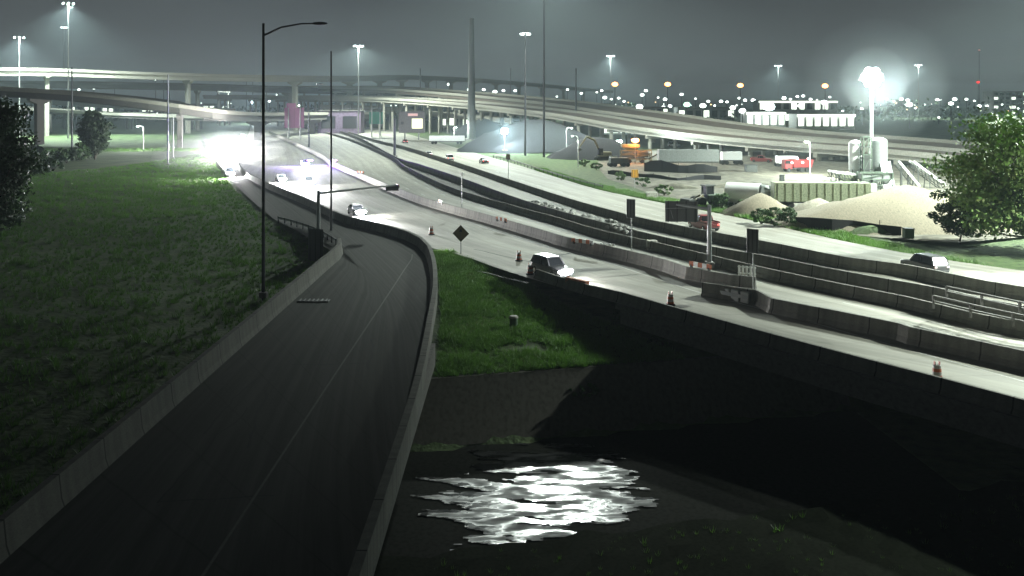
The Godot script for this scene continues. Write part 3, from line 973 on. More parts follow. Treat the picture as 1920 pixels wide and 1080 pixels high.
func high_mast(base: Vector3, h: float, label: String, e: float, r := 1.5, lampmat := "lamp_white", pole := "galvanised", aim = null, angle := 80.0, light := true, soft := 0.7) -> void:
	var t := thing("high_mast_light", base, label, "high mast light", "high mast lights round the interchange")
	var b := MB.new()
	b.tube(Vector3(0, -0.3, 0), Vector3(0, h, 0), 0.40, 0.16, 10)
	part(t, "pole", b, M[pole])
	b = MB.new()
	b.lathe([Vector2(r * 0.8, 0.0), Vector2(r * 0.9, 0.12), Vector2(r * 0.8, 0.24), Vector2(r * 0.7, 0.12), Vector2(r * 0.8, 0.0)], 16, Vector3(0, h - 0.5, 0))
	for k in 3:
		var a := TAU * k / 3.0
		b.bar(Vector3(0, h - 0.3, 0), Vector3(cos(a) * r * 0.8, h - 0.38, sin(a) * r * 0.8), 0.08, 0.08)
	part(t, "lamp_ring", b, M.steel)
	for k in 6:
		var a := TAU * k / 6.0
		var q := MB.new()
		q.lathe([Vector2(0.05, 0.25), Vector2(0.25, 0.2), Vector2(0.34, -0.1), Vector2(0.30, -0.3), Vector2(0.0, -0.36)], 10)
		part(t, "lamp", q, M[lampmat], Vector3(cos(a) * r, h - 0.6, sin(a) * r))
	if light:
		var p := base + Vector3(0, h - 1.3, 0)
		if aim == null:
			spot(p, p + Vector3(0.01, -10, 0), e, 74.0, Color(0.93, 1.0, 0.98), 1.0, 0.7)
		else:
			spot(p, aim, e, angle, Color(0.95, 1.0, 0.96), 1.0, soft)


func street_lamp(base: Vector3, h: float, arm: float, turn: float, label: String, pole := "white_paint", lit := "lamp_dim", e := 0.0) -> void:
	var t := thing("street_lamp", base, label, "street lamp", "street lamps", turn)
	var b := MB.new()
	b.tube(Vector3(0, -0.3, 0), Vector3(0, h - 0.6, 0), 0.13, 0.09, 8)
	part(t, "pole", b, M[pole])
	b = MB.new()
	b.path([Vector3(0, h - 0.7, 0), Vector3(arm * 0.12, h - 0.3, 0), Vector3(arm * 0.45, h - 0.05, 0), Vector3(arm, h, 0)], 0.08, 0.05)
	part(t, "arm", b, M[pole])
	b = MB.new()
	b.loft([PackedVector3Array([Vector3(arm - 0.1, h - 0.06, 0.1), Vector3(arm - 0.1, h + 0.08, 0.1), Vector3(arm - 0.1, h + 0.08, -0.1), Vector3(arm - 0.1, h - 0.06, -0.1)]), PackedVector3Array([Vector3(arm + 0.4, h - 0.1, 0.2), Vector3(arm + 0.4, h + 0.14, 0.16), Vector3(arm + 0.4, h + 0.14, -0.16), Vector3(arm + 0.4, h - 0.1, -0.2)]), PackedVector3Array([Vector3(arm + 0.85, h - 0.06, 0.12), Vector3(arm + 0.85, h + 0.05, 0.08), Vector3(arm + 0.85, h + 0.05, -0.08), Vector3(arm + 0.85, h - 0.06, -0.12)])])
	var head := part(t, "lamp_head", b, M[pole])
	if lit:
		var q := MB.new()
		q.ball(Vector3(arm + 0.4, h - 0.14, 0), Vector3(0.3, 0.12, 0.17), 8)
		part(head, "lamp", q, M[lit])
		if e > 0.0:
			omni(base + Basis(Vector3.UP, turn) * Vector3(arm + 0.4, h - 0.5, 0), e, Color(0.95, 1.0, 0.95), 0.2)


func pole_only(base: Vector3, h: float, r0: float, r1: float, label: String, m := "dark_steel", called := "light_pole", category := "pole", arm := 0.0, turn := 0.0) -> void:
	var t := thing(called, base, label, category, "", turn)
	var b := MB.new()
	b.tube(Vector3(0, -0.4, 0), Vector3(0, h, 0), r0, r1, 12)
	part(t, "shaft", b, M[m])
	b = MB.new()
	b.cbox(Vector3(0, 0.12, 0), Vector3(r0 * 4.0, 0.5, r0 * 4.0), 0.05)
	part(t, "base_block", b, M.dark_concrete)
	if arm > 0.0:
		b = MB.new()
		b.path([Vector3(0, h - 1.1, 0), Vector3(arm * 0.35, h - 0.35, 0), Vector3(arm * 0.75, h - 0.02, 0), Vector3(arm, h, 0)], 0.1, 0.06)
		part(t, "arm", b, M[m])
		b = MB.new()
		b.ball(Vector3(arm + 0.5, h, 0), Vector3(0.75, 0.16, 0.24), 10)
		part(t, "lamp_head", b, M[m])


func lamps() -> void:
	# the mast that lights the near roads stands right of the frame
	high_mast(Vector3(101, 0, -126), 50.0, "high mast light off to the right, past the big tree", 39000.0, 1.6, "lamp_white", "galvanised", Vector3(100.9, 0, -125.9), 71.6, true, 0.3)
	high_mast(Vector3(92, 0, -62), 40.0, "added high mast light out of view at right, brightening the nearest road", 29000.0, 1.6, "lamp_white", "galvanised", Vector3(91.9, 0, -61.9), 63.0, true, 0.2)  # second mast, added out of view to brighten the nearest lanes
	# masts in view
	high_mast(Vector3(9.52, 0.00, -269.71), 60.92, "tall dark high mast pole behind the guardrail, its lamps above the picture", 18500.0, 1.6, "lamp_white", "dark_steel", Vector3(9.35, 0.00, -267.14), 74.6, true, 0.12)
	spot(Vector3(9.52, 0.00, -269.71) + Vector3(0, 60.92 - 1.2, 1.5), Vector3(1.6, -5.2, -50.0), 9000.0, 2.4, Color(0.95, 1.0, 0.97), 1.2, 0.9)  # extra narrow beam, added for the bright reflection in the creek
	high_mast(Vector3(4.08, 0.00, -277.72), 37.74, "dark mast pole just left of the tallest one by the stockpile", 0.0, 1.3, "lamp_dim", "dark_steel", null, 80.0, false)
	high_mast(Vector3(-198.96, 0.00, -406.52), 60.98, "brightest high mast light at upper left, above the topmost flyover", 22000.0, 2.4)
	high_mast(Vector3(-227.55, 0.00, -418.66), 46.54, "high mast light at the far left edge above the topmost flyover", 18000.0, 2.2)
	high_mast(Vector3(-346.50, 0.00, -701.25), 74.25, "smaller high mast light just below and behind the brightest one at upper left", 0.0, 2.0, "lamp_white", "galvanised", null, 80.0, false)
	high_mast(Vector3(87.21, 0.00, -801.43), 57.04, "high mast light left of the three amber lights on the skyline", 22000.0, 3.2)
	high_mast(Vector3(257.30, 0.00, -876.56), 51.56, "high mast light over the bright car lot on the skyline", 16000.0, 3.2)
	high_mast(Vector3(392.91, 0.00, -876.56), 52.08, "high mast light right of the blazing plant light", 16000.0, 3.0)
	high_mast(Vector3(-76.65, 0.00, -452.42), 44.71, "added high mast light before the long viaduct, lighting its near side", 13000.0, 2.2, "lamp_white", "galvanised", Vector3(-75.90, 0.00, -448.80), 86.0, true, 0.4)  # mast put in to light the near side of the viaduct
	# blazing flood mast of the concrete plant
	plant_flood(Vector3(68.65, 0.00, -173.15), 20.57)
	street_lamp(Vector3(16.50, 0.00, -226.21), 7.98, 1.0, PI, "white street lamp on the grass strip in front of the dark mound", "white_paint", "lamp_dim", 60.0)
	street_lamp(Vector3(16.83, 0.00, -280.50), 8.41, 1.2, 0.0, "white street lamp standing behind the black stockpile's right flank", "white_paint", "lamp_dim", 200.0)
	street_lamp(Vector3(-125.29, 0.00, -308.24), 8.16, 1.6, PI, "pale street lamp with a short arm on the lit grass patch at left", "white_paint", "lamp_dim", 500.0)
	street_lamp(Vector3(65.88, 0.00, -200.36), 7.66, 0.5, PI, "white lamp pole with bright head by the red truck under the long viaduct", "white_paint", "lamp_white", 900.0)
	street_lamp(Vector3(-24.98, 0.00, -389.58), 5.50, 0.6, 0.0, "small bright lamp standing behind the white tractor trailer", "white_paint", "lamp_white", 500.0)
	work_light(Vector3(-2.38, 0.00, -289.18), 6.97, "portable work light glaring in front of the black stockpile", 900.0)
	work_light(Vector3(35.11, 0.00, -298.40), 2.81, "white work light under the long viaduct near the crusher", 1500.0)
	work_light(Vector3(-192.11, 0.00, -667.86), 15.71, "white flood light on a post left of the tall light pole, by far piers", 2500.0)
	mist("lamp_haze", Vector3(71.79, 20.95, -180.00), Vector3(13, 13, 13), 0.011, Color(0.95, 0.98, 0.98), "dense added haze that makes the glare halo close round the plant flood light")  # haze added to give the flood light its halo
	mist("lamp_haze_002", Vector3(72.00, 20.52, -180.00), Vector3(27, 25, 27), 0.0016, Color(0.95, 0.98, 0.98), "thin added haze that makes the wide glare halo round the plant flood light")
	mist("glare_haze", Vector3(-77.10, 2.81, -245.00), Vector3(26, 11, 80), 0.0032, Color(0.95, 0.95, 0.95), "added haze that spreads the glare over the blazing headlight queue on the ramp")  # haze added to widen the headlight glare
	mist("lamp_haze_001", Vector3(-1.68, 4.43, -285.00), Vector3(44, 14, 24), 0.003, Color(0.85, 0.93, 0.95), "dusty haze round the work light by the black stockpile")
	# unlit tall poles
	pole_only(Vector3(-22.60, -1.20, -82.44), 24.78, 0.17, 0.12, "tallest dark light pole on the left grass bank, with a curved arm at its top", "dark_steel", "light_pole", "light pole", 4.6, 0.0)
	pole_only(Vector3(-23.10, -0.60, -115.82), 23.50, 0.15, 0.1, "dark light pole behind the ramp's left parapet, next to the cantilever sign post")
	pole_only(Vector3(-89.43, 0.00, -235.71), 23.43, 0.24, 0.15, "thin grey pole on the grass at left, nearer of a pair", "steel")
	pole_only(Vector3(-97.92, 0.00, -262.15), 11.87, 0.18, 0.14, "short grey pole right behind the thin grey pole at left", "steel")
	pole_only(Vector3(-149.59, 0.00, -308.24), 28.10, 0.3, 0.2, "dark pole left of the narrow dark tree")
	pole_only(Vector3(-17.42, 0.00, -389.58), 52.25, 1.9, 1.0, "thick tapered steel monopole rising above the roads in the middle", "mono", "monopole", "monopole")
	pole_only(Vector3(-54.58, 0.00, -539.42), 36.17, 0.35, 0.25, "thin dark pole standing before the bright stretch of viaduct")
	pole_only(Vector3(27.50, 0.00, -389.58), 30.71, 0.42, 0.3, "dark pole behind the viaduct, right of the two mast poles")
	pole_only(Vector3(-0.99, 0.00, -561.00), 36.96, 0.3, 0.25, "faint thin pole behind the viaduct, left of the two mast poles", "steel")
	pole_only(Vector3(-129.03, 0.00, -561.00), 7.26, 0.4, 0.35, "short dark post under the flare-tinted sign")


func plant_flood(base: Vector3, h: float) -> void:
	var t := thing("flood_light_mast", base, "blazing white flood light mast of the concrete plant, brightest lamp in view", "flood light")
	var b := MB.new()
	b.tube(Vector3(0, -0.3, 0), Vector3(0, h, 0), 0.34, 0.26, 10)
	part(t, "pole", b, M.white_paint)
	b = MB.new()
	b.bar(Vector3(-2.6, h, 0), Vector3(2.6, h, 0), 0.14, 0.14)
	b.bar(Vector3(-2.2, h + 1.3, 0), Vector3(2.2, h + 1.3, 0), 0.14, 0.14)
	b.bar(Vector3(0, h - 0.3, 0), Vector3(0, h + 1.6, 0), 0.16, 0.16)
	part(t, "cross_arm", b, M.steel)
	for k in 7:
		var q := MB.new()
		var a := TAU * k / 6.0
		var o := Vector3(cos(a) * 1.3, sin(a) * 1.2, 0.2) if k < 6 else Vector3(0, 0, 0.35)
		q.lathe([Vector2(0.2, -0.3), Vector2(0.7, -0.2), Vector2(0.86, 0.1), Vector2(0.6, 0.32), Vector2(0.0, 0.42)], 14)
		var lamp := part(t, "lamp", q, M.flood_lamp, Vector3(o.x, h + 0.5 + o.y, o.z))
		lamp.rotation.x = PI / 2
	spot(base + Vector3(0, h - 0.6, 1.2), base + Vector3(-3, 0, 4), 260.0, 78.0, Color(0.85, 1.0, 0.97), 0.9, 0.4)
	omni(base + Vector3(0, h - 0.9, 1.0), 1600.0, Color(0.92, 1.0, 0.985), 1.0)


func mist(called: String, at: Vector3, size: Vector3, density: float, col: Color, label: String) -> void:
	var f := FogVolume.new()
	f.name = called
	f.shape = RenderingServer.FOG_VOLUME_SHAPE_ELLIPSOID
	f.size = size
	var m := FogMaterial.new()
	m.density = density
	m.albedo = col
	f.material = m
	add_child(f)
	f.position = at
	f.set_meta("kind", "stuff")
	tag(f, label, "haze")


func ring4(c: Vector3, w: float, h: float) -> PackedVector3Array:
	return PackedVector3Array([c + Vector3(-w, -h, 0), c + Vector3(w, -h, 0), c + Vector3(w, h, 0), c + Vector3(-w, h, 0)])


func work_light(base: Vector3, h: float, label: String, e: float) -> void:
	var t := thing("work_light", base, label, "work light", "work lights")
	var b := MB.new()
	b.tube(Vector3(0, 0, 0), Vector3(0, h, 0), 0.12, 0.08, 8)
	part(t, "mast", b, M.galvanised)
	b = MB.new()
	b.cbox(Vector3(0, 0.6, 0), Vector3(1.6, 0.9, 1.1), 0.1)
	part(t, "generator", b, M.machine)
	for k in 4:
		var q := MB.new()
		q.loft([ring4(Vector3(0, 0, -0.2), 0.25, 0.2), ring4(Vector3(0, 0, 0.1), 0.42, 0.36)])
		part(t, "lamp", q, M.lamp_white, Vector3((k % 2 - 0.5) * 1.0, h - 0.4 + (k / 2) * 0.85, 0.1))
	omni(base + Vector3(0, h, 0.9), e, Color(0.9, 0.98, 1.0), 0.4)


func panel_sign(called: String, base: Vector3, h: float, w: float, ph: float, turn: float, m: String, label: String, category := "road sign", r := 0.07, legs := 1) -> Node3D:
	# h: height of the panel's top
	var t := thing(called, base, label, category, "", turn)
	for k in legs:
		var b := MB.new()
		b.tube(Vector3((k - (legs - 1) / 2.0) * w * 0.6, -0.3, 0), Vector3((k - (legs - 1) / 2.0) * w * 0.6, h - 0.1, 0), r, r, 8)
		part(t, "post", b, M.galvanised if m != "dull_sign" else M.dark_steel)
	var p := MB.new()
	p.cbox(Vector3(0, h - ph / 2.0, 0.13), Vector3(w, ph, 0.06), 0.02)
	var pn := part(t, "panel", p, M[m])
	for k in 3:
		var s := MB.new()
		s.box(Vector3((k - 1) * w * 0.36, h - ph / 2.0, 0.18), Vector3(0.07, ph * 0.94, 0.05))
		part(pn, "stiffener", s, M.dark_steel)
	return t


func cantilever(base: Vector3, h: float, tip: Vector3, label: String) -> Node3D:
	# tip: where the arm ends, relative to the base
	var t := thing("cantilever_sign_frame", base, label, "sign frame")
	var b := MB.new()
	b.tube(Vector3(0, -0.2, 0), Vector3(0, h, 0), 0.26, 0.2, 12)
	part(t, "post", b, M.steel)
	b = MB.new()
	b.tube(Vector3(0, h - 0.35, 0), tip, 0.15, 0.1, 10)
	part(t, "arm", b, M.steel)
	b = MB.new()
	b.cbox(Vector3(0, 0.25, 0), Vector3(0.9, 0.7, 0.9), 0.06)
	part(t, "base_block", b, M.concrete)
	return t


func signs() -> void:
	var face := -0.65
	# tall narrow signs seen from the back, standing in the dividers
	panel_sign("road_sign", Vector3(13.20, 0.00, -100.18), 5.72, 1.1, 2.1, face, "sign_back", "tall narrow sign with its dark back to us, left of the two in the dividers", "road sign", 0.06)
	panel_sign("road_sign", Vector3(20.55, 0.00, -77.27), 5.64, 1.05, 2.05, face, "sign_back", "tall narrow sign, dark back towards us, at the divider's end by the crash cushion", "road sign", 0.06)
	panel_sign("road_sign", Vector3(-22.02, -0.90, -102.00), 3.06, 1.9, 3.8, -0.3, "sign_back", "large grey sign back standing low on the grass bank by the ramp's left parapet", "road sign", 0.08, 2)
	# warning diamond
	var t := thing("warning_sign", Vector3(-5.54, 0.00, -98.08), "diamond warning sign on the grass point between ramp and highway", "warning sign", "", -0.15)
	var b := MB.new()
	b.tube(Vector3(0, -0.2, -0.05), Vector3(0, 2.3, -0.05), 0.05, 0.05, 8)
	part(t, "post", b, M.dark_steel)
	b = MB.new()
	b.box(Vector3(0, 2.2, 0), Vector3(1.3, 1.3, 0.04), Basis(Vector3.BACK, PI / 4))
	var pn := part(t, "panel", b, M.dull_sign)
	b = MB.new()
	for k in 4:
		var a := PI / 2 * k
		b.bar(Vector3(cos(a) * 0.82, 2.2 + sin(a) * 0.82, 0.03), Vector3(cos(a + PI / 2) * 0.82, 2.2 + sin(a + PI / 2) * 0.82, 0.03), 0.04, 0.02)
	part(pn, "border", b, M.dark_steel)
	b = MB.new()
	b.bar(Vector3(0, 1.85, 0.035), Vector3(0, 2.45, 0.035), 0.09, 0.02)
	b.tri(Vector3(-0.2, 2.4, 0.04), Vector3(0.2, 2.4, 0.04), Vector3(0, 2.7, 0.04))
	part(pn, "symbol", b, M.dark_steel)
	# cantilever frames
	var base := Vector3(19.57, 0.00, -89.90)
	var f := cantilever(base, 6.19, Vector3(16.58, 6.06, -91.50) - Vector3(19.57, 0.00, -89.90), "grey cantilever sign post standing in the divider, arm reaching left over the road")
	var p := thing("overhead_sign", Vector3(17.30, 4.20, -92.50), "large dark overhead sign hanging from the cantilever arm, seen from behind", "overhead sign", "", -0.12)
	b = MB.new()
	b.cbox(Vector3(0, 1.05, -0.12), Vector3(3.3, 2.1, 0.1), 0.03)
	part(p, "panel", b, M.sign_back)
	for k in 4:
		b = MB.new()
		b.box(Vector3(-1.35 + k * 0.9, 1.05, 0.0), Vector3(0.09, 2.2, 0.12))
		part(p, "stiffener", b, M.dark_steel)
	b = MB.new()
	b.bar(Vector3(-1.1, 1.2, 0.08), Vector3(-0.85, 0.3, 0.08), 0.07, 0.05)
	b.bar(Vector3(-1.6, 1.35, 0.08), Vector3(1.6, 1.5, 0.08), 0.07, 0.05)
	part(p, "brace", b, M.steel)
	cantilever(Vector3(-22.86, 0.00, -107.06), 5.98, Vector3(-15.13, 5.60, -118.00) - Vector3(-22.86, 0.00, -107.06), "dark cantilever sign frame beside the ramp, arm reaching right over the highway")
	p = thing("overhead_sign", Vector3(-15.62, 4.91, -118.00), "small dark lane sign at the tip of the left cantilever arm", "overhead sign", "", 0.2)
	b = MB.new()
	b.cbox(Vector3(0, 0.35, 0.2), Vector3(1.7, 0.75, 0.1), 0.02)
	part(p, "panel", b, M.sign_back)
	b = MB.new()
	b.box(Vector3(0, 0.35, 0.27), Vector3(1.4, 0.08, 0.04))
	part(p, "stiffener", b, M.dark_steel)
	# slim poles in the dividers
	t = thing("divider_lamp", Vector3(-7.49, 0.00, -135.51), "slim pole with a white cap light on the long divider, left of the tall signs", "light pole")
	b = MB.new()
	b.tube(Vector3(0, 0, 0), Vector3(0, 5.34, 0), 0.06, 0.05, 8)
	part(t, "pole", b, M.steel)
	b = MB.new()
	b.cbox(Vector3(0, 5.66, 0), Vector3(0.5, 0.55, 0.4), 0.08)
	part(t, "cap", b, M.white_paint)
	panel_sign("road_sign", Vector3(-0.76, 0.00, -185.76), 5.68, 0.9, 1.1, -0.3, "dull_sign", "small brownish sign on a thin post in the frontage road's far verge", "road sign", 0.05)
	panel_sign("road_sign", Vector3(23.43, 0.00, -173.15), 3.46, 1.3, 1.5, 0.1, "sign_yellow", "small amber sign on the grass strip by the plant entrance", "road sign", 0.05)
	# big signs in the middle distance
	panel_sign("guide_sign", Vector3(-93.50, 0.00, -389.58), 13.75, 8.4, 8.7, 0.0, "sign_flare_tint", "large guide sign, mauve flare light put into its colour, smaller tab above it", "guide sign", 0.3, 2)
	t = thing("guide_sign_tab", Vector3(-94.73, 13.75, -389.00), "small tab sign on the large guide sign, mauve flare light put into its colour", "guide sign")
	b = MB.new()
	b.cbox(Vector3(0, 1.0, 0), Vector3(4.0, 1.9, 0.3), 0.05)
	part(t, "panel", b, M.sign_flare_tint)
	t = panel_sign("guide_sign", Vector3(-61.88, 0.00, -412.50), 11.65, 6.2, 5.4, 0.0, "sign_green", "large green guide sign on two posts before the pale bridge piers", "guide sign", 0.25, 2)
	b = MB.new()
	b.box(Vector3(0.4, 5.4, 0.2), Vector3(4.6, 0.35, 0.06))
	b.box(Vector3(-0.6, 3.6, 0.2), Vector3(4.0, 0.35, 0.06))
	billboard()
	t = thing("sign_gantry", Vector3(-73.10, 0.00, -326.16), "dark sign gantry whose post stands in the highway near the purple underpass", "sign gantry")
	b = MB.new()
	b.tube(Vector3(0, 0, 0), Vector3(0, 12.28, 0), 0.38, 0.3, 10)
	part(t, "post", b, M.dark_steel)
	t = thing("sign_truss", Vector3(-96.35, 12.05, -420.00), "long dark sign truss spanning from the flare-tinted sign to the green sign", "sign gantry")
	b = MB.new()
	for k in 12:
		var x := k * 3.0
		b.bar(Vector3(x, 0, 0), Vector3(x + 3, 0, 0), 0.18, 0.18)
		b.bar(Vector3(x, 1.3, 0), Vector3(x + 3, 1.3, 0), 0.18, 0.18)
		b.bar(Vector3(x, 0, 0), Vector3(x + 3, 1.3, 0), 0.1, 0.1)
	part(t, "truss", b, M.steel)
	pole_only(Vector3(-34.90, 0.00, -269.71), 11.42, 0.42, 0.36, "thick dark sign column standing in the median in front of the billboard", "dark_steel", "sign_column", "sign column")


func billboard() -> void:
	var base := Vector3(-43.08, 0.00, -389.58)
	var t := thing("billboard", base, "grey billboard with a glowing pale yellow panel beside the far lanes", "billboard")
	var top := 12.15
	var bot := 2.98
	var w := 11.2
	for k in 2:
		var b := MB.new()
		b.tube(Vector3(-3.0 + k * 6.0, -0.2, -0.4), Vector3(-3.0 + k * 6.0, top - 0.5, -0.4), 0.3, 0.3, 8)
		part(t, "post", b, M.steel)
	var b := MB.new()
	b.cbox(Vector3(0, (top + bot) / 2.0, 0), Vector3(w, top - bot, 0.5), 0.1)
	var p := part(t, "panel", b, M.billboard_grey)
	b = MB.new()
	b.box(Vector3(2.4, (top + bot) / 2.0 - 0.6, 0.3), Vector3(4.6, (top - bot) * 0.46, 0.14))
	part(p, "lit_panel", b, M.lit_panel)
	b = MB.new()
	b.box(Vector3(0.5, top - 1.4, 0.3), Vector3(4.2, 1.1, 0.12))
	part(p, "red_panel", b, M.lit_red)
	b = MB.new()
	b.box(Vector3(-4.0, (top + bot) / 2.0 - 0.4, 0.3), Vector3(1.2, 1.2, 0.12))
	part(p, "dark_panel", b, M.dark_steel)


func make_car(paint: String, kind := "sedan") -> Node3D:
	# faces -z; returns a thing at the origin
	var o := Node3D.new()
	o.name = numbered(kind)
	o.set_meta("base", kind)
	add_child(o)
	var long := 4.7
	var wide := 0.92
	var roof := 1.45
	var belt := 0.92
	var cab := [[-0.75, 0.0], [-0.1, 1.0], [1.15, 1.0], [1.85, 0.0]]
	if kind == "suv":
		long = 4.9; roof = 1.78; belt = 1.05; wide = 0.98
		cab = [[-0.95, 0.0], [-0.35, 1.0], [1.95, 1.0], [2.3, 0.0]]
	elif kind == "pickup":
		long = 5.7; roof = 1.88; belt = 1.12; wide = 1.0
		cab = [[-0.95, 0.0], [-0.4, 1.0], [0.85, 1.0], [1.05, 0.0]]
	var h := long / 2.0
	var body := MB.new()
	var sect := [[-h, 0.42, belt * 0.68, 0.74], [-h + 0.12, 0.26, belt * 0.78, 0.9], [-h + 0.9, 0.22, belt * 0.92, 0.98], [-0.8, 0.2, belt, 1.0], [h - 1.6, 0.2, belt, 1.0], [h - 0.5, 0.24, belt * 1.0, 0.99], [h - 0.1, 0.3, belt * 0.96, 0.93], [h, 0.42, belt * 0.85, 0.82]]
	var rings := []
	for s in sect:
		var w: float = wide * s[3]
		rings.append(PackedVector3Array([Vector3(-w * 0.92, s[1], s[0]), Vector3(-w, s[1] + 0.2, s[0]), Vector3(-w * 0.98, s[2] - 0.1, s[0]), Vector3(-w * 0.86, s[2], s[0]), Vector3(w * 0.86, s[2], s[0]), Vector3(w * 0.98, s[2] - 0.1, s[0]), Vector3(w, s[1] + 0.2, s[0]), Vector3(w * 0.92, s[1], s[0])]))
	body.loft(rings)
	if kind == "pickup":
		body.box(Vector3(0, belt + 0.06, h - 0.05), Vector3(wide * 1.8, 0.14, 0.08))
		for s in [-1, 1]:
			body.box(Vector3(s * wide * 0.9, belt + 0.06, h - 0.9), Vector3(0.1, 0.14, 1.7))
	part(o, "body", body, M[paint])
	var glass := MB.new()
	var r0 := ring_cab(cab[0][0], cab[3][0], belt - 0.03, wide * 0.88)
	var r1 := ring_cab(cab[1][0], cab[2][0], roof - 0.07, wide * 0.72)
	glass.loft([r0, r1], false)
	part(o, "window", glass, M.glass)
	var top := MB.new()
	top.loft([ring_cab(cab[1][0] - 0.08, cab[2][0] + 0.06, roof - 0.09, wide * 0.75), ring_cab(cab[1][0], cab[2][0], roof - 0.02, wide * 0.7), ring_cab(cab[1][0] + 0.2, cab[2][0] - 0.2, roof, wide * 0.58)])
	for s in [-1, 1]:
		for k in 2:
			top.bar(Vector3(s * wide * 0.885, belt - 0.03, cab[0 if k == 0 else 3][0]), Vector3(s * wide * 0.735, roof - 0.07, cab[1 if k == 0 else 2][0]), 0.09, 0.09)
		top.bar(Vector3(s * wide * 0.885, belt - 0.03, 0.5), Vector3(s * wide * 0.73, roof - 0.07, 0.55), 0.05, 0.12)
	part(o, "roof", top, M[paint])
	for s in [-1, 1]:
		for z in [-h + 0.92, h - 0.95]:
			var ty := MB.new()
			ty.tube(Vector3(-0.11, 0, 0), Vector3(0.11, 0, 0), 0.35, 0.35, 14)
			var wheel := part(o, "wheel", ty, M.rubber, Vector3(s * (wide - 0.1), 0.35, z))
			var rim := MB.new()
			rim.tube(Vector3(-0.02, 0, 0), Vector3(0.02, 0, 0), 0.22, 0.2, 10)
			part(wheel, "rim", rim, M.chrome, Vector3(s * 0.11, 0, 0))
		var hl := MB.new()
		hl.ball(Vector3(s * wide * 0.62, belt * 0.66, -h + 0.03), Vector3(0.25, 0.16, 0.12), 8)
		part(o, "headlight", hl, M.head_off)
		var tl := MB.new()
		tl.cbox(Vector3(s * wide * 0.68, belt * 0.8, h - 0.02), Vector3(0.3, 0.16, 0.08), 0.03)
		part(o, "tail_light", tl, M.tail_dim)
	var bm := MB.new()
	bm.cbox(Vector3(0, 0.42, h - 0.0), Vector3(wide * 1.6, 0.2, 0.12), 0.04)
	part(o, "bumper", bm, M.dark_steel)
	bm = MB.new()
	bm.cbox(Vector3(0, 0.40, -h + 0.02), Vector3(wide * 1.5, 0.2, 0.12), 0.04)
	part(o, "bumper", bm, M.dark_steel)
	return o


func ring_cab(z0: float, z1: float, y: float, w: float) -> PackedVector3Array:
	return PackedVector3Array([Vector3(-w, y, z0 + 0.12), Vector3(-w * 0.88, y, z0), Vector3(w * 0.88, y, z0), Vector3(w, y, z0 + 0.12), Vector3(w, y, z1 - 0.1), Vector3(w * 0.9, y, z1), Vector3(-w * 0.9, y, z1), Vector3(-w, y, z1 - 0.1)])


func car(proto: Node3D, at: Vector3, towards: Vector3, label: String, category: String, paint := "", group := "", lamps_on := "", e := 0.0) -> Node3D:
	var c: Node3D = proto.duplicate()
	c.name = numbered(str(proto.get_meta("base")))
	add_child(c)
	c.position = at
	var d := towards - at
	c.rotation.y = atan2(-d.x, -d.z)
	tag(c, label, category, group)
	for p in c.get_children():
		var pn := str(p.name)
		if paint and (pn.begins_with("body") or pn.begins_with("roof")):
			p.set_surface_override_material(0, M[paint])
		if lamps_on == "head" and pn.begins_with("headlight"):
			p.set_surface_override_material(0, M.head_lamp)
		if lamps_on == "tail" and pn.begins_with("tail"):
			p.set_surface_override_material(0, M.tail_lamp)
	if lamps_on == "head" and e > 0.0:
		var f := -c.global_basis.z
		var s := c.global_basis.x
		for k in [-0.55, 0.55]:
			spot(at + Vector3(0, 0.65, 0) + f * 2.55 + s * k, at + f * 16.0 + s * k + Vector3(0, -0.2, 0), e, 20.0, Color(1, 1, 1), 0.12, 1.0)
		omni(at + Vector3(0, 0.75, 0) + f * 2.75, e * (0.26 if e > 5000.0 else 0.16), Color(1, 1, 1), 0.25)
	return c


func added_violet_bar(at: Vector3) -> void:
	# bar on the following car, added to cast a violet tint
	var t := thing("added_light_bar", at + Vector3(0, 1.48, -1.2), "added violet light bar tinting the road, on the car behind the blinding pair", "light bar")
	for k in 4:
		var b := MB.new()
		b.cbox(Vector3(-0.54 + k * 0.36, 0.09, 0), Vector3(0.32, 0.18, 0.3), 0.05)
		part(t, "lamp", b, M.violet_tint_lamp)
	omni(at + Vector3(1.0, 1.25, 1.6), 900.0, Color(0.50, 0.24, 1.0), 0.3)


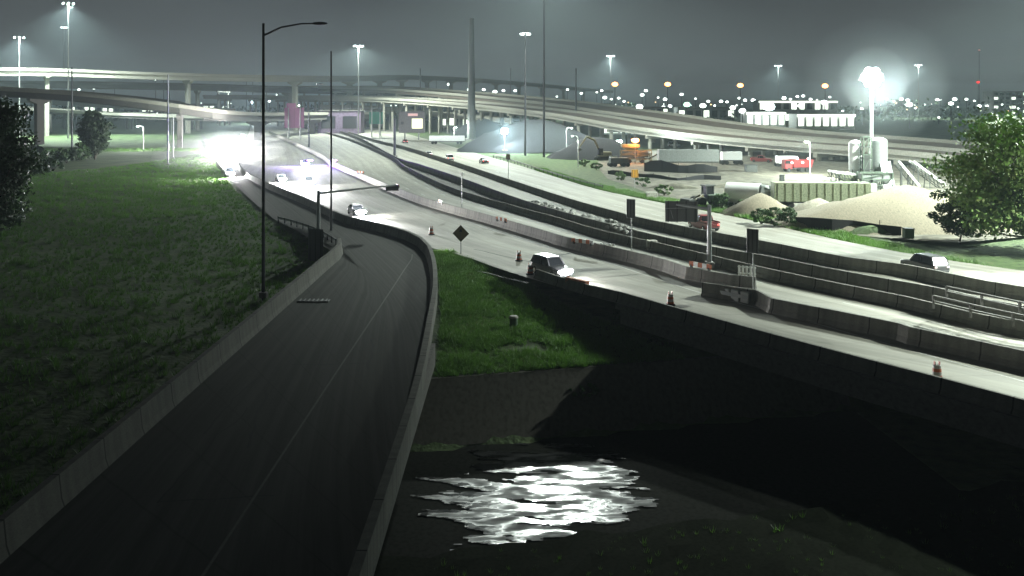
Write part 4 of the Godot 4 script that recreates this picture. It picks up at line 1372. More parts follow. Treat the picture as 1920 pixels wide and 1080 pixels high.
func traffic() -> void:
	var sedan := make_car("grey_car", "sedan")
	var suv := make_car("black_car", "suv")
	var truck := make_car("red_paint", "pickup")
	var g1 := "cars coming towards us with headlights on"
	var g2 := "cars driving away along the frontage road"
	var hw := Vector3(-3.96, 0.00, -112.20) - Vector3(-23.39, 0.00, -136.17)
	# towards us
	car(sedan, Vector3(-22.65, 0.00, -132.31), Vector3(-13.10, 0.00, -111.31), "dark sedan with two glaring headlights alone on the highway below the cantilever arm", "car", "grey_car", g1, "head", 1800.0)
	car(suv, Vector3(-40.15, 0.00, -178.66), Vector3(-27.79, 0.00, -147.63), "larger of the two blinding headlight cars side by side beyond the cantilever sign", "car", "white_car", g1, "head", 3600.0)
	car(sedan, Vector3(-47.63, 0.00, -187.00), Vector3(-33.73, 0.00, -154.12), "left one of the two blinding headlight cars, next to the ramp wall", "car", "white_car", g1, "head", 3000.0)
	car(sedan, Vector3(-53.35, 0.00, -233.75), Vector3(-39.23, 0.00, -196.15), "car with headlights and an added violet light bar following close behind the blinding pair", "car", "grey_car", g1, "head", 3000.0)
	added_violet_bar(Vector3(-51.11, 0.00, -228.05))
	car(truck, Vector3(-62.46, 0.00, -200.36), Vector3(-51.44, 0.00, -173.15), "foremost vehicle of the blazing headlight queue on the ramp", "pickup", "white_car", g1, "head", 7500.0)
	car(sedan, Vector3(-82.65, 0.00, -262.15), Vector3(-68.06, 0.00, -219.14), "second vehicle of the blazing headlight queue on the ramp", "car", "white_car", g1, "head", 7500.0)
	car(suv, Vector3(-101.93, 0.00, -311.67), Vector3(-83.72, 0.00, -259.72), "third vehicle of the blazing headlight queue, at the ramp's outer edge", "car", "grey_car", g1, "head", 7500.0)
	car(sedan, Vector3(-99.77, 0.00, -326.16), Vector3(-82.99, 0.00, -275.00), "headlight car in the inner lane beside the blazing queue", "car", "white_car", g1, "head", 7500.0)
	car(suv, Vector3(-122.54, 0.00, -412.50), Vector3(-101.01, 0.00, -342.07), "farthest headlight car, where the ramp leaves the highway", "car", "white_car", g1, "head", 3600.0)
	car(sedan, Vector3(-125.58, 0.00, -389.58), Vector3(-105.60, 0.00, -330.00), "car with headlights at the far left rim of the blazing queue", "car", "grey_car", g1, "head", 7500.0)
	car(suv, Vector3(3.76, 0.00, -86.31), Vector3(7.62, 0.00, -79.91), "lone vehicle with blinding headlights at the start of the near barrier, beside an orange drum", "car", "grey_car", g1, "head", 260.0)
	# away from us
	car(suv, Vector3(39.98, 0.00, -87.93), Vector3(37.18, 0.00, -98.77), "dark blurred hatchback on the frontage road at right", "car", "black_car", g2)
	car(truck, Vector3(24.78, 0.00, -117.36), Vector3(22.40, 0.00, -126.92), "red and white pickup with lit tail lights behind the cantilever post", "pickup", "red_paint", g2, "tail")
	car(sedan, Vector3(-7.54, 0.00, -241.81), Vector3(-13.70, 0.00, -264.62), "dark car with red tail lights, rearmost of the three near the bend", "car", "black_car", g2, "tail")
	car(suv, Vector3(-17.54, 0.00, -252.70), Vector3(-22.43, 0.00, -272.33), "white van-like car with red tail lights in the middle of the far group", "car", "white_car", g2, "tail")
	car(sedan, Vector3(-25.40, 0.00, -275.00), Vector3(-31.60, 0.00, -298.40), "white car in the far group on the inner lanes", "car", "white_car", g2, "tail")
	car(sedan, Vector3(-42.52, 0.00, -359.62), Vector3(-52.29, 0.00, -395.07), "reddish car passing below the glowing billboard", "car", "red_paint", g2, "tail")
	car(truck, Vector3(67.74, 0.00, -246.05), Vector3(76.81, 0.00, -241.81), "parked pickup with glowing red lights under the viaduct", "pickup", "red_paint", "", "tail")
	car(suv, Vector3(59.01, 0.00, -330.00), Vector3(64.48, 0.00, -322.41), "small white vehicle under the long viaduct beside a pale pier", "car", "white_car")
	car(sedan, Vector3(-195.48, 28.02, -496.00), Vector3(-187.15, 27.97, -505.00), "tiny white car on the second flyover at left", "car", "white_car", "", "head")
	car(sedan, Vector3(-129.60, 27.30, -612.00), Vector3(-145.88, 27.81, -620.00), "tiny bright car on the upper viaduct near the middle", "car", "white_car", "", "head")
	sedan.free(); suv.free(); truck.free()


func pile(at: Vector3, rx: float, rz: float, h: float, nseed: int, m: String, label: String, sharp := 1.0, turn := 0.0) -> void:
	var b := MB.new()
	var nz := noise(0.12, 4, nseed)
	var seg := 72
	var lev := 22
	var pts := []
	for i in lev + 1:
		var row := []
		for j in seg:
			var a := TAU * j / seg
			var t := float(i) / lev
			var rr := (1.0 - t) * (1.0 + 0.16 * nz.get_noise_2d(cos(a) * 14.0, sin(a) * 14.0 + 50.0))
			var y := h * (1.0 - pow(1.0 - t, sharp)) if sharp != 1.0 else h * t
			y += h * (0.14 * nz.get_noise_3d(cos(a) * rr * rx, sin(a) * rr * rz, 9.0) + 0.06 * nz.get_noise_3d(cos(a) * rr * rx * 4.0, sin(a) * rr * rz * 4.0, 3.0)) * (1.0 - t * 0.6)
			row.append(Vector3(cos(a) * rr * rx, y - 0.25 * (1.0 - t), -sin(a) * rr * rz))
		pts.append(row)
	for i in lev:
		for j in seg:
			var l := (j + 1) % seg
			var q := [pts[i][j], pts[i][l], pts[i + 1][l], pts[i + 1][j]]
			var ns := []
			for p in q:
				ns.append(Vector3(p.x / (rx * rx), maxf(0.12, (0.9 if p.y > h * 0.85 else 0.5)) / h, p.z / (rz * rz)).normalized())
			b.squad(q, ns, [Vector2(), Vector2(), Vector2(), Vector2()])
	var o := single("stockpile", b, M[m], label, "stockpile", "", at)
	o.rotation.y = turn


func silt_fence(line: Array, h: float, label: String) -> void:
	var t := thing("silt_fence", line[0], label, "silt fence")
	var rel := smooth_line(line.map(func(p): return p - line[0]), 2.0)
	var b := MB.new()
	for i in rel.size() - 1:
		var w0 := h * (0.8 + 0.35 * sin(i * 0.9) * sin(i * 0.37 + 1.0))
		var w1 := h * (0.8 + 0.35 * sin((i + 1) * 0.9) * sin((i + 1) * 0.37 + 1.0))
		b.quad(rel[i] + Vector3(0, -0.2, 0.03), rel[i + 1] + Vector3(0, -0.2, 0.03), rel[i + 1] + Vector3(0, w1, 0.03), rel[i] + Vector3(0, w0, 0.03))
		b.quad(rel[i + 1] + Vector3(0, -0.2, -0.03), rel[i] + Vector3(0, -0.2, -0.03), rel[i] + Vector3(0, w0, -0.03), rel[i + 1] + Vector3(0, w1, -0.03))
	part(t, "fabric", b, M.dark_fabric)
	for i in range(0, rel.size(), 2):
		var q := MB.new()
		q.box(Vector3(0, h * 0.5, 0), Vector3(0.08, h * 1.15, 0.08))
		part(t, "stake", q, M.bark, rel[i] + Vector3(0, 0, -0.08))


func trailer(at: Vector3, turn: float, long: float, h: float, m: String, label: String, wheels := true, lift := 1.1) -> Node3D:
	var t := thing("trailer", at, label, "trailer", "", turn)
	var b := MB.new()
	b.cbox(Vector3(0, lift + h / 2.0, 0), Vector3(long, h, 2.5), 0.04)
	var box := part(t, "container_box", b, M[m])
	for k in int(long / 1.2):
		var q := MB.new()
		q.box(Vector3(-long / 2.0 + 0.6 + k * 1.2, lift + h / 2.0, 1.27), Vector3(0.10, h * 0.96, 0.06))
		part(box, "rib", q, M[m])
	b = MB.new()
	b.box(Vector3(0, lift - 0.14, 0), Vector3(long, 0.26, 1.6))
	part(t, "chassis", b, M.dark_steel)
	if wheels:
		for k in [-1, 1]:
			for s in 2:
				for z in [-1.0, 1.0]:
					var w := MB.new()
					w.tube(Vector3(0, 0, -0.15), Vector3(0, 0, 0.15), 0.5, 0.5, 14)
					part(t, "wheel", w, M.rubber, Vector3(k * long * 0.36 + s * 1.15 - 0.6, 0.5, z))
	return t


func frame_box(b: MB, w: float, h: float, d: float, at := Vector3(), t := 0.16) -> void:
	for x in [-w / 2.0, w / 2.0]:
		for z in [-d / 2.0, d / 2.0]:
			b.box(at + Vector3(x, h / 2.0, z), Vector3(t, h, t))
	for y in [h * 0.33, h * 0.66, h]:
		for z in [-d / 2.0, d / 2.0]:
			b.box(at + Vector3(0, y - t / 2.0, z), Vector3(w, t * 0.8, t * 0.8))
			b.bar(at + Vector3(-w / 2.0, y - h * 0.33, z), at + Vector3(w / 2.0, y, z), t * 0.6, t * 0.6)
		for x in [-w / 2.0, w / 2.0]:
			b.box(at + Vector3(x, y - t / 2.0, 0), Vector3(t * 0.8, t * 0.8, d))


func yard() -> void:
	var poly := PackedVector2Array()
	for p in [Vector3(21.43, -0.05, -230.61), Vector3(20.40, -0.05, -192.71), Vector3(23.50, -0.05, -173.67), Vector3(25.63, -0.05, -152.91), Vector3(34.10, -0.05, -154.59), Vector3(33.82, -0.05, -135.26), Vector3(35.62, -0.05, -126.17), Vector3(37.39, -0.05, -117.72), Vector3(42.20, -0.05, -112.09), Vector3(48.19, -0.05, -107.80), Vector3(52.46, -0.05, -106.17), Vector3(66.20, -0.05, -112.54), Vector3(138.77, -0.05, -216.42), Vector3(168.75, -0.05, -275.83), Vector3(124.97, -0.05, -287.09), Vector3(97.14, -0.05, -305.82), Vector3(63.22, -0.05, -316.12), Vector3(30.25, -0.05, -302.53)]:
		poly.append(Vector2(p.x, p.z))
	struct("yard", sheet(poly, -0.04), M.yard_dirt)
	# the big sand pile and its neighbours
	pile(Vector3(53.55, 0.00, -123.03), 20.0, 10.5, 5.2, 3, "sand", "largest tan sand pile, in front of the conveyors, cut off by the tree at right", 1.12, 0.12)
	pile(Vector3(43.32, 0.00, -128.08), 6.0, 5.0, 2.9, 5, "pale_sand", "low pale sand pile at the left foot of the largest one", 1.3)
	pile(Vector3(36.35, 0.00, -132.31), 6.0, 4.5, 3.2, 6, "sand", "small brown sand pile right of the cantilever sign post, behind green bushes", 1.25)
	pile(Vector3(7.98, 0.00, -301.61), 27.0, 14.0, 10.6, 7, "millings", "biggest black stockpile, glaringly lit on its left flank by a work light", 1.5)
	pile(Vector3(24.91, 0.00, -264.62), 15.0, 9.0, 6.3, 8, "millings", "smaller dark mound right of the biggest black stockpile", 1.5)
	pile(Vector3(-13.75, 0.00, -425.00), 16.0, 12.0, 8.5, 9, "millings", "dark mound beyond the white tractor trailer, left of the biggest stockpile", 1.5)
	pile(Vector3(45.61, 0.00, -114.02), 4.5, 1.6, 1.0, 10, "grass_ground", "low grassy hump in front of the largest sand pile", 1.6)
	pile(Vector3(44.86, 0.00, -175.31), 9.0, 2.2, 1.1, 11, "yard_dirt", "low dirt berm across the yard behind the big horizontal tank", 1.3, 0.1)
	pile(Vector3(31.06, 0.00, -173.15), 6.0, 2.0, 1.0, 12, "yard_dirt", "low dirt berm near the yard entrance, below the long silt fence", 1.3, -0.1)
	pile(Vector3(71.69, 0.00, -193.45), 5.0, 2.5, 1.6, 13, "pale_sand", "small pale heap behind the level conveyor", 1.2)
	silt_fence([Vector3(37.44, 0.00, -119.87), Vector3(38.34, 0.00, -116.39), Vector3(40.24, 0.00, -114.02), Vector3(43.28, 0.00, -114.96), Vector3(46.09, 0.00, -113.56), Vector3(47.99, 0.00, -111.75)], 1.5, "sagging black silt fence in front of the largest sand pile")
	silt_fence([Vector3(21.84, 0.00, -206.25), Vector3(25.93, 0.00, -200.36), Vector3(30.58, 0.00, -196.15), Vector3(34.56, 0.00, -189.53), Vector3(40.68, 0.00, -192.12), Vector3(44.00, 0.00, -190.82)], 0.9, "long low black silt fence across the middle of the yard")
	silt_fence([Vector3(31.24, 0.00, -214.12), Vector3(35.00, 0.00, -212.50), Vector3(40.63, 0.00, -209.33), Vector3(48.12, 0.00, -212.50)], 2.4, "tall black fabric fence under the long grey container")
	# container trailers
	trailer(Vector3(42.54, 0.00, -219.14), 0.02, 14.5, 2.9, "grey_paint", "long grey container standing on supports behind the tall black fabric fence", false, 2.0)
	trailer(Vector3(47.69, 0.00, -140.25), -0.06, 14.6, 2.9, "container_green", "long pale green trailer standing behind the pale sand pile")
	trailer(Vector3(57.47, 0.00, -237.71), 0.0, 5.2, 2.1, "white_paint", "short white trailer box parked next to the long grey container", true, 1.2)
	trailer(Vector3(-25.16, 0.00, -350.62), 0.0, 13.6, 2.0, "white_paint", "white tractor trailer parked in front of the dark mounds beside the frontage road", true, 1.2)
	trailer(Vector3(69.65, 0.00, -229.92), 0.05, 5.0, 1.9, "white_paint", "small white truck box left of the red truck under the viaduct", true, 0.8)
	# horizontal tanks
	var t := thing("mixer_tank", Vector3(35.79, 0.00, -139.55), "big pale horizontal tank with a dark end, left of the long green trailer", "tank", "", -0.5)
	var b := MB.new()
	b.tube(Vector3(-2.7, 2.3, 0), Vector3(2.5, 2.3, 0), 1.65, 1.65, 28)
	part(t, "drum", b, M.white_paint)
	b = MB.new()
	b.tube(Vector3(2.5, 2.3, 0), Vector3(2.75, 2.3, 0), 1.6, 1.2, 24)
	part(t, "drum_end", b, M.dark_machine)
	for k in 6:
		b = MB.new()
		b.box(Vector3(-2.2 + k * 0.85, 0.5, 1.1), Vector3(0.28, 1.1, 0.2))
		b.box(Vector3(-2.2 + k * 0.85, 0.5, -1.1), Vector3(0.28, 1.1, 0.2))
		part(t, "cradle_leg", b, M.white_paint)
	b = MB.new()
	b.box(Vector3(0, 0.75, 0), Vector3(5.0, 0.3, 1.6))
	part(t, "skid", b, M.dark_machine)
	for k in 2:
		t = thing("round_tank", [Vector3(39.73, 0.00, -143.11), Vector3(41.08, 0.00, -143.11)][k], ["upright round grey-white tank end directly right of the big horizontal tank", "grey-white round tank squeezed against the long green trailer"][k], "tank", "", -0.9)
		b = MB.new()
		b.lathe([Vector2(0.0, 0.0), Vector2(1.0, 0.0), Vector2(1.15, 0.5), Vector2(1.15, 2.6), Vector2(0.8, 3.2), Vector2(0.0, 3.4)], 18)
		part(t, "shell", b, M.grey_paint)
		for j in 3:
			b = MB.new()
			b.lathe([Vector2(1.16, 0.0), Vector2(1.24, 0.06), Vector2(1.16, 0.12)], 18, Vector3(0, 0.6 + j * 0.9, 0))
			part(t, "hoop", b, M.white_paint)
	# silos and tower of the concrete plant
	silo(Vector3(65.49, 0.00, -173.15), 1.15, 3.56, 9.06, "white_paint", "tall white silo on the left of the plant's dark tower")
	silo(Vector3(70.07, 0.00, -173.15), 1.55, 4.07, 9.57, "grey_paint", "wider grey silo on the right of the plant's dark tower")
	t = thing("plant_tower", Vector3(66.80, 0.00, -171.04), "narrow dark steel tower between the two silos", "tower")
	b = MB.new()
	frame_box(b, 1.5, 9.86, 1.5)
	part(t, "frame", b, M.machine_green)
	for k in 4:
		b = MB.new()
		b.box(Vector3(0, 1.6 + k * 2.1, 0), Vector3(1.8, 0.12, 1.8))
		part(t, "platform", b, M.dark_machine)
	b = MB.new()
	b.cbox(Vector3(-0.1, 3.9, 0.3), Vector3(1.1, 5.2, 0.9), 0.05)
	part(t, "elevator_casing", b, M.dark_machine)
	t = thing("batch_plant", Vector3(67.19, 0.00, -168.98), "jumble of pale green hoppers and platforms at the foot of the silos", "plant machine")
	b = MB.new()
	frame_box(b, 5.6, 3.4, 2.6, Vector3(0, 0, 1.0), 0.2)
	part(t, "frame", b, M.machine_green)
	for k in 3:
		b = MB.new()
		b.loft([ring4y(Vector3(-2.0 + k * 2.0, 3.2, 1.2), 0.9, 0.9), ring4y(Vector3(-2.0 + k * 2.0, 2.2, 1.2), 0.85, 0.85), ring4y(Vector3(-2.0 + k * 2.0, 1.2, 1.2), 0.25, 0.25)])
		part(t, "hopper", b, M.grey_paint)
	b = MB.new()
	b.cbox(Vector3(-1.2, 0.7, 2.2), Vector3(1.8, 1.4, 1.2), 0.05)
	b.cbox(Vector3(1.6, 0.6, 2.3), Vector3(1.4, 1.1, 1.0), 0.05)
	part(t, "cabinet", b, M.white_paint)
	# fan of white inclined conveyors
	var tops := [Vector3(70.72, 4.97, -172.00), Vector3(73.25, 4.97, -172.00), Vector3(75.68, 4.97, -172.00), Vector3(77.30, 4.56, -172.00)]
	var feet := [Vector3(69.93, 0.40, -167.91), Vector3(76.68, 0.40, -171.06), Vector3(82.33, 0.40, -173.23), Vector3(84.97, 0.40, -176.58)]
	for k in 3:
		conveyor(tops[k], feet[k], 1.5 if k == 0 else 1.15, ["steepest white inclined conveyor, left of the fan of three", "middle white inclined conveyor of the fan of three", "flattest white inclined conveyor, right of the fan of three"][k])
	conveyor(Vector3(58.90, 3.36, -168.00), Vector3(64.20, 2.60, -170.00), 1.1, "short level pale green conveyor left of the white silo")
	t = thing("feed_hopper", Vector3(63.96, 0.00, -173.15), "pale green feed hopper under the level conveyor", "hopper")
	b = MB.new()
	b.loft([ring4y(Vector3(0, 2.7, 0), 1.9, 1.3), ring4y(Vector3(0, 1.9, 0), 1.8, 1.2), ring4y(Vector3(0.5, 0.9, 0), 0.5, 0.5)])
	part(t, "bin", b, M.container_green)
	for s in [-1, 1]:
		b = MB.new()
		b.box(Vector3(s * 1.5, 0.9, 0), Vector3(0.16, 1.9, 0.16))
		part(t, "leg", b, M.dark_machine)
	t = thing("flatbed_frame", Vector3(62.85, 0.00, -178.66), "low black steel frame lying on the bright pad by the level conveyor", "frame")
	b = MB.new()
	b.box(Vector3(0, 0.55, 0), Vector3(2.8, 0.5, 1.2))
	b.box(Vector3(-1.1, 0.2, 0), Vector3(0.2, 0.4, 1.0))
	b.box(Vector3(1.1, 0.2, 0), Vector3(0.2, 0.4, 1.0))
	part(t, "beam", b, M.dark_fabric)
	# machines
	loader(Vector3(30.81, 0.00, -143.11), "wheel loader parked behind the large overhead sign")
	excavator(Vector3(25.50, 0.00, -255.00), "excavator with a raised arm at the foot of the smaller dark mound")
	crusher(Vector3(33.29, 0.00, -243.91), "yellowish crushing machine with a lattice frame under the amber light")
	t = trailer(Vector3(27.05, 0.00, -229.92), 0.1, 4.6, 1.3, "dark_machine", "low dark machine on wheels left of the crushing machine", true, 0.9)
	red_truck(Vector3(66.62, 0.00, -212.50))
	var n := 0
	for p in [Vector3(55.66, 0.00, -187.00), Vector3(56.00, 0.00, -212.50), Vector3(47.89, 0.00, -109.57), Vector3(27.50, 0.00, -246.05), Vector3(39.01, 0.00, -262.15), Vector3(23.88, 0.00, -154.97)]:
		var size: Vector3 = [Vector3(0.9, 1.3, 0.8), Vector3(2.6, 1.6, 1.8), Vector3(1.1, 1.1, 1.0), Vector3(2.0, 1.6, 1.5), Vector3(2.2, 1.4, 1.5), Vector3(1.8, 0.9, 1.0)][n]
		t = thing("equipment_box", p, ["small dark box with a knob on the bright pad left of the red truck", "dark square bin on the yard below the parked pickup", "small dark green box in the grass under the right end of the sand pile", "white generator box between the low dark machine and the crusher", "white box directly right of the crushing machine", "pale concrete block at the edge of the grass strip near the yard entrance"][n], "box")
		b = MB.new()
		b.cbox(Vector3(0, size.y / 2.0, 0), size, 0.06)
		part(t, "casing", b, M[["dark_machine", "dark_machine", "box_green", "white_paint", "white_paint", "pale_concrete"][n]])
		b = MB.new()
		b.cbox(Vector3(0, size.y + 0.05, 0), Vector3(size.x * 1.06, 0.1, size.z * 1.06), 0.02)
		part(t, "lid", b, M.dark_steel if n != 5 else M.pale_concrete)
		n += 1


func ring4y(c: Vector3, w: float, d: float) -> PackedVector3Array:
	return PackedVector3Array([c + Vector3(-w, 0, d), c + Vector3(w, 0, d), c + Vector3(w, 0, -d), c + Vector3(-w, 0, -d)])


func silo(at: Vector3, r: float, low: float, top: float, m: String, label: String) -> void:
	var t := thing("silo", at, label, "silo")
	var b := MB.new()
	b.lathe([Vector2(0.25, low - 2.2), Vector2(r, low), Vector2(r, top - 0.5), Vector2(r * 0.55, top), Vector2(0.0, top + 0.1)], 24)
	part(t, "shell", b, M[m])
	for k in 4:
		var a := TAU * (k + 0.5) / 4.0
		b = MB.new()
		b.tube(Vector3(cos(a) * r * 0.9, -0.1, sin(a) * r * 0.9), Vector3(cos(a) * r * 0.9, low + 0.2, sin(a) * r * 0.9), 0.12, 0.12, 6)
		part(t, "leg", b, M.machine_green)
	b = MB.new()
	for k in 12:
		b.box(Vector3(r * 0.4, low + (top - low) * k / 12.0, r * 0.97), Vector3(0.5, 0.05, 0.05))
	part(t, "ladder", b, M.steel)


func conveyor(a: Vector3, c: Vector3, w: float, label: String) -> void:
	var t := thing("conveyor", a, label, "conveyor")
	var e := c - a
	var b := MB.new()
	var d := e.normalized()
	var s := d.cross(Vector3.UP).normalized()
	var up := s.cross(d)
	b.box(e / 2.0 + up * 0.12, Vector3(w, 0.1, e.length()), Basis(s, up, -d))
	part(t, "belt_cover", b, M.white_paint)
	for q in [-1, 1]:
		b = MB.new()
		b.box(e / 2.0 + s * q * (w / 2.0 + 0.1) + up * 0.2, Vector3(0.12, 0.4, e.length()), Basis(s, up, -d))
		part(t, "side_rail", b, M.white_paint)
		b = MB.new()
		b.box(e / 2.0 + s * q * w / 2.0 - up * 0.8, Vector3(0.12, 0.12, e.length()), Basis(s, up, -d))
		for k in 8:
			b.bar(e * (k / 8.0) + s * q * w / 2.0, e * ((k + 1) / 8.0) + s * q * w / 2.0 - up * 0.8, 0.08, 0.08)
		part(t, "truss", b, M.dark_machine)
	for f in [0.15, 0.5]:
		b = MB.new()
		var p: Vector3 = e * f
		for q in [-1, 1]:
			b.bar(p + s * q * w / 2.0, Vector3(p.x + s.x * q * w * 0.8, -a.y, p.z + s.z * q * w * 0.8), 0.14, 0.14)
		part(t, "support_leg", b, M.dark_machine)


func loader(at: Vector3, label: String) -> void:
	var t := thing("wheel_loader", at, label, "wheel loader", "", 0.35)
	var b := MB.new()
	b.cbox(Vector3(1.1, 1.3, 0), Vector3(2.8, 1.1, 1.7), 0.12)
	b.cbox(Vector3(-1.2, 1.0, 0), Vector3(1.6, 0.7, 1.1), 0.1)
	part(t, "body", b, M.machine_green)
	b = MB.new()
	for x in [-0.55, 0.75]:
		for z in [-0.7, 0.7]:
			b.box(Vector3(x, 2.5, z), Vector3(0.12, 1.4, 0.12))
	b.cbox(Vector3(0.1, 3.25, 0), Vector3(1.8, 0.16, 1.8), 0.04)
	part(t, "cab", b, M.dark_machine)
	b = MB.new()
	b.box(Vector3(0.1, 2.5, 0), Vector3(1.2, 1.3, 1.3))
	part(t, "window", b, M.glass)
	for x in [-1.7, 1.6]:
		for z in [-1.0, 1.0]:
			b = MB.new()
			b.tube(Vector3(0, 0, -0.28), Vector3(0, 0, 0.28), 0.78, 0.78, 16)
			part(t, "wheel", b, M.rubber, Vector3(x, 0.75, z))
	b = MB.new()
	for z in [-0.5, 0.5]:
		b.bar(Vector3(-1.0, 1.7, z), Vector3(-3.2, 0.7, z), 0.18, 0.3)
	part(t, "lift_arm", b, M.machine)
	b = MB.new()
	b.loft([PackedVector3Array([Vector3(-3.1, 0.2, 1.4), Vector3(-3.1, 1.3, 1.4), Vector3(-4.0, 1.2, 1.4), Vector3(-4.2, 0.15, 1.4)]), PackedVector3Array([Vector3(-3.1, 0.2, -1.4), Vector3(-3.1, 1.3, -1.4), Vector3(-4.0, 1.2, -1.4), Vector3(-4.2, 0.15, -1.4)])])
	part(t, "bucket", b, M.dark_machine)


func excavator(at: Vector3, label: String) -> void:
	var t := thing("excavator", at, label, "excavator", "", 0.2)
	var b := MB.new()
	for z in [-1.2, 1.2]:
		b = MB.new()
		b.cbox(Vector3(0, 0.5, z), Vector3(4.2, 0.95, 0.6), 0.25)
		part(t, "track", b, M.dark_machine)
	b = MB.new()
	b.cbox(Vector3(0.6, 1.7, 0), Vector3(3.4, 1.3, 2.6), 0.15)
	part(t, "body", b, M.machine)
	b = MB.new()
	b.cbox(Vector3(-0.9, 2.4, 0.8), Vector3(1.4, 1.9, 1.0), 0.1)
	part(t, "cab", b, M.glass)
	b = MB.new()
	b.path([Vector3(-0.6, 1.8, 0), Vector3(-2.4, 5.6, 0), Vector3(-4.6, 6.6, 0)], 0.36, 0.26, 8)
	part(t, "boom", b, M.machine)
	b = MB.new()
	b.path([Vector3(-4.6, 6.7, 0), Vector3(-6.8, 3.6, 0)], 0.25, 0.18, 8)
	part(t, "stick", b, M.machine)
	b = MB.new()
	b.cbox(Vector3(-6.8, 3.1, 0), Vector3(1.0, 1.0, 1.2), 0.2)
	part(t, "bucket", b, M.dark_machine)


func crusher(at: Vector3, label: String) -> void:
	var t := thing("crusher", at, label, "crusher")
	var b := MB.new()
	frame_box(b, 8.0, 3.4, 3.0, Vector3(), 0.2)
	part(t, "frame", b, M.machine)
	b = MB.new()
	b.loft([ring4y(Vector3(-1.5, 5.0, 0), 2.4, 1.7), ring4y(Vector3(-1.5, 4.2, 0), 2.3, 1.6), ring4y(Vector3(-1.0, 3.0, 0), 0.8, 0.7)])
	part(t, "hopper", b, M.machine)
	b = MB.new()
	b.cbox(Vector3(1.8, 2.3, 0), Vector3(3.0, 1.6, 2.0), 0.1)
	part(t, "engine", b, M.dark_machine)
	b = MB.new()
	b.bar(Vector3(3.4, 1.0, 0), Vector3(8.2, 3.6, 0), 1.0, 0.3)
	part(t, "conveyor", b, M.dark_machine)
	b = MB.new()
	for k in 2:
		b.tube(Vector3(-1.8 + k * 3.4, 0.5, -1.6), Vector3(-1.8 + k * 3.4, 0.5, 1.6), 0.5, 0.5, 12)
	part(t, "wheel", b, M.rubber)
	t = thing("amber_flood_light", at + Vector3(-0.4, 0, 1.8), "amber flood light glaring above the crushing machine", "flood light")
	b = MB.new()
	b.tube(Vector3(), Vector3(0, 5.9, 0), 0.09, 0.07, 8)
	part(t, "pole", b, M.steel)
	for k in 2:
		b = MB.new()
		b.ball(Vector3(-0.5 + k, 6.1, 0.1), Vector3(0.55, 0.5, 0.35), 10)
		part(t, "lamp", b, M.lamp_amber)
	omni(at + Vector3(-0.4, 6.0, 2.6), 160.0, Color(1.0, 0.62, 0.32), 0.4)


func red_truck(at: Vector3) -> void:
	var t := thing("dump_truck", at, "red dump truck with glowing lights left of the white lamp pole under the viaduct", "truck", "", 0.1)
	var b := MB.new()
	b.cbox(Vector3(-2.2, 1.8, 0), Vector3(1.9, 2.1, 2.2), 0.15)
	part(t, "cab", b, M.red_paint)
	b = MB.new()
	b.cbox(Vector3(-2.4, 2.3, 0.02), Vector3(1.3, 0.7, 2.24), 0.05)
	part(t, "window", b, M.glass)
	b = MB.new()
	b.loft([ring4y(Vector3(1.2, 1.1, 0), 2.2, 1.0), ring4y(Vector3(1.2, 2.9, 0), 2.5, 1.25)])
	part(t, "dump_body", b, M.red_paint)
	b = MB.new()
	b.box(Vector3(0.4, 0.85, 0), Vector3(6.2, 0.3, 1.2))
	part(t, "chassis", b, M.dark_steel)
	for x in [-2.2, 1.0, 2.3]:
		for z in [-1.0, 1.0]:
			b = MB.new()
			b.tube(Vector3(0, 0, -0.15), Vector3(0, 0, 0.15), 0.52, 0.52, 12)
			part(t, "wheel", b, M.rubber, Vector3(x, 0.5, z))
	for k in 4:
		b = MB.new()
		b.ball(Vector3(-1.6 + k * 1.3, 2.2 + (k % 2) * 0.9, 1.35), Vector3(0.36, 0.3, 0.2), 8)
		part(t, "marker_light", b, M.tail_lamp)


func town_lamp(at: Vector3, r: float, m: String, label: String, group: String, e := 0.0, pole := true) -> void:
	# a lamp cluster on its pole, standing on the ground far away
	var t := thing("distant_lamp", Vector3(at.x, -0.15, at.z), label, "street lamp", group)
	var b := MB.new()
	b.lathe([Vector2(0.0, -r * 0.7), Vector2(r * 0.8, -r * 0.45), Vector2(r, 0.0), Vector2(r * 0.7, r * 0.5), Vector2(0.0, r * 0.7)], 10)
	part(t, "lamp", b, M[m], Vector3(0, at.y + 0.15, 0))
	if pole:
		b = MB.new()
		b.tube(Vector3(0, 0, 0), Vector3(0, at.y + 0.15 - r * 0.6, 0), 0.3, 0.2, 6)
		part(t, "pole", b, M.dark_steel)


func building(at: Vector3, w: float, d: float, h: float, wall: String, label: String, cols: int, rows: int, lit: int, turn := 0.0, fascia := false) -> void:
	var t := thing("distant_building", at, label, "building", "buildings of the town beyond the viaducts", turn)
	var b := MB.new()
	b.box(Vector3(0, h / 2.0, 0), Vector3(w, h, d))
	part(t, "wall", b, M[wall])
	b = MB.new()
	b.box(Vector3(0, h + 0.2, 0), Vector3(w + 0.6, 0.4, d + 0.6))
	part(t, "roof", b, M.dark_concrete)
	for i in cols:
		for j in rows:
			b = MB.new()
			var ww := w / cols * 0.66
			var wh := h / rows * 0.55
			b.box(Vector3(-w / 2.0 + (i + 0.5) * w / cols, (j + 0.5) * h / rows, d / 2.0 + 0.05), Vector3(ww, wh, 0.16))
			part(t, "window", b, M.lit_window if (i * 7 + j * 5 + int(w)) % 10 < lit else M.glass)
	if fascia:
		b = MB.new()
		b.box(Vector3(0, h - 0.9, d / 2.0 + 0.7), Vector3(w, 1.3, 1.3))
		part(t, "lit_canopy", b, M.lit_window)


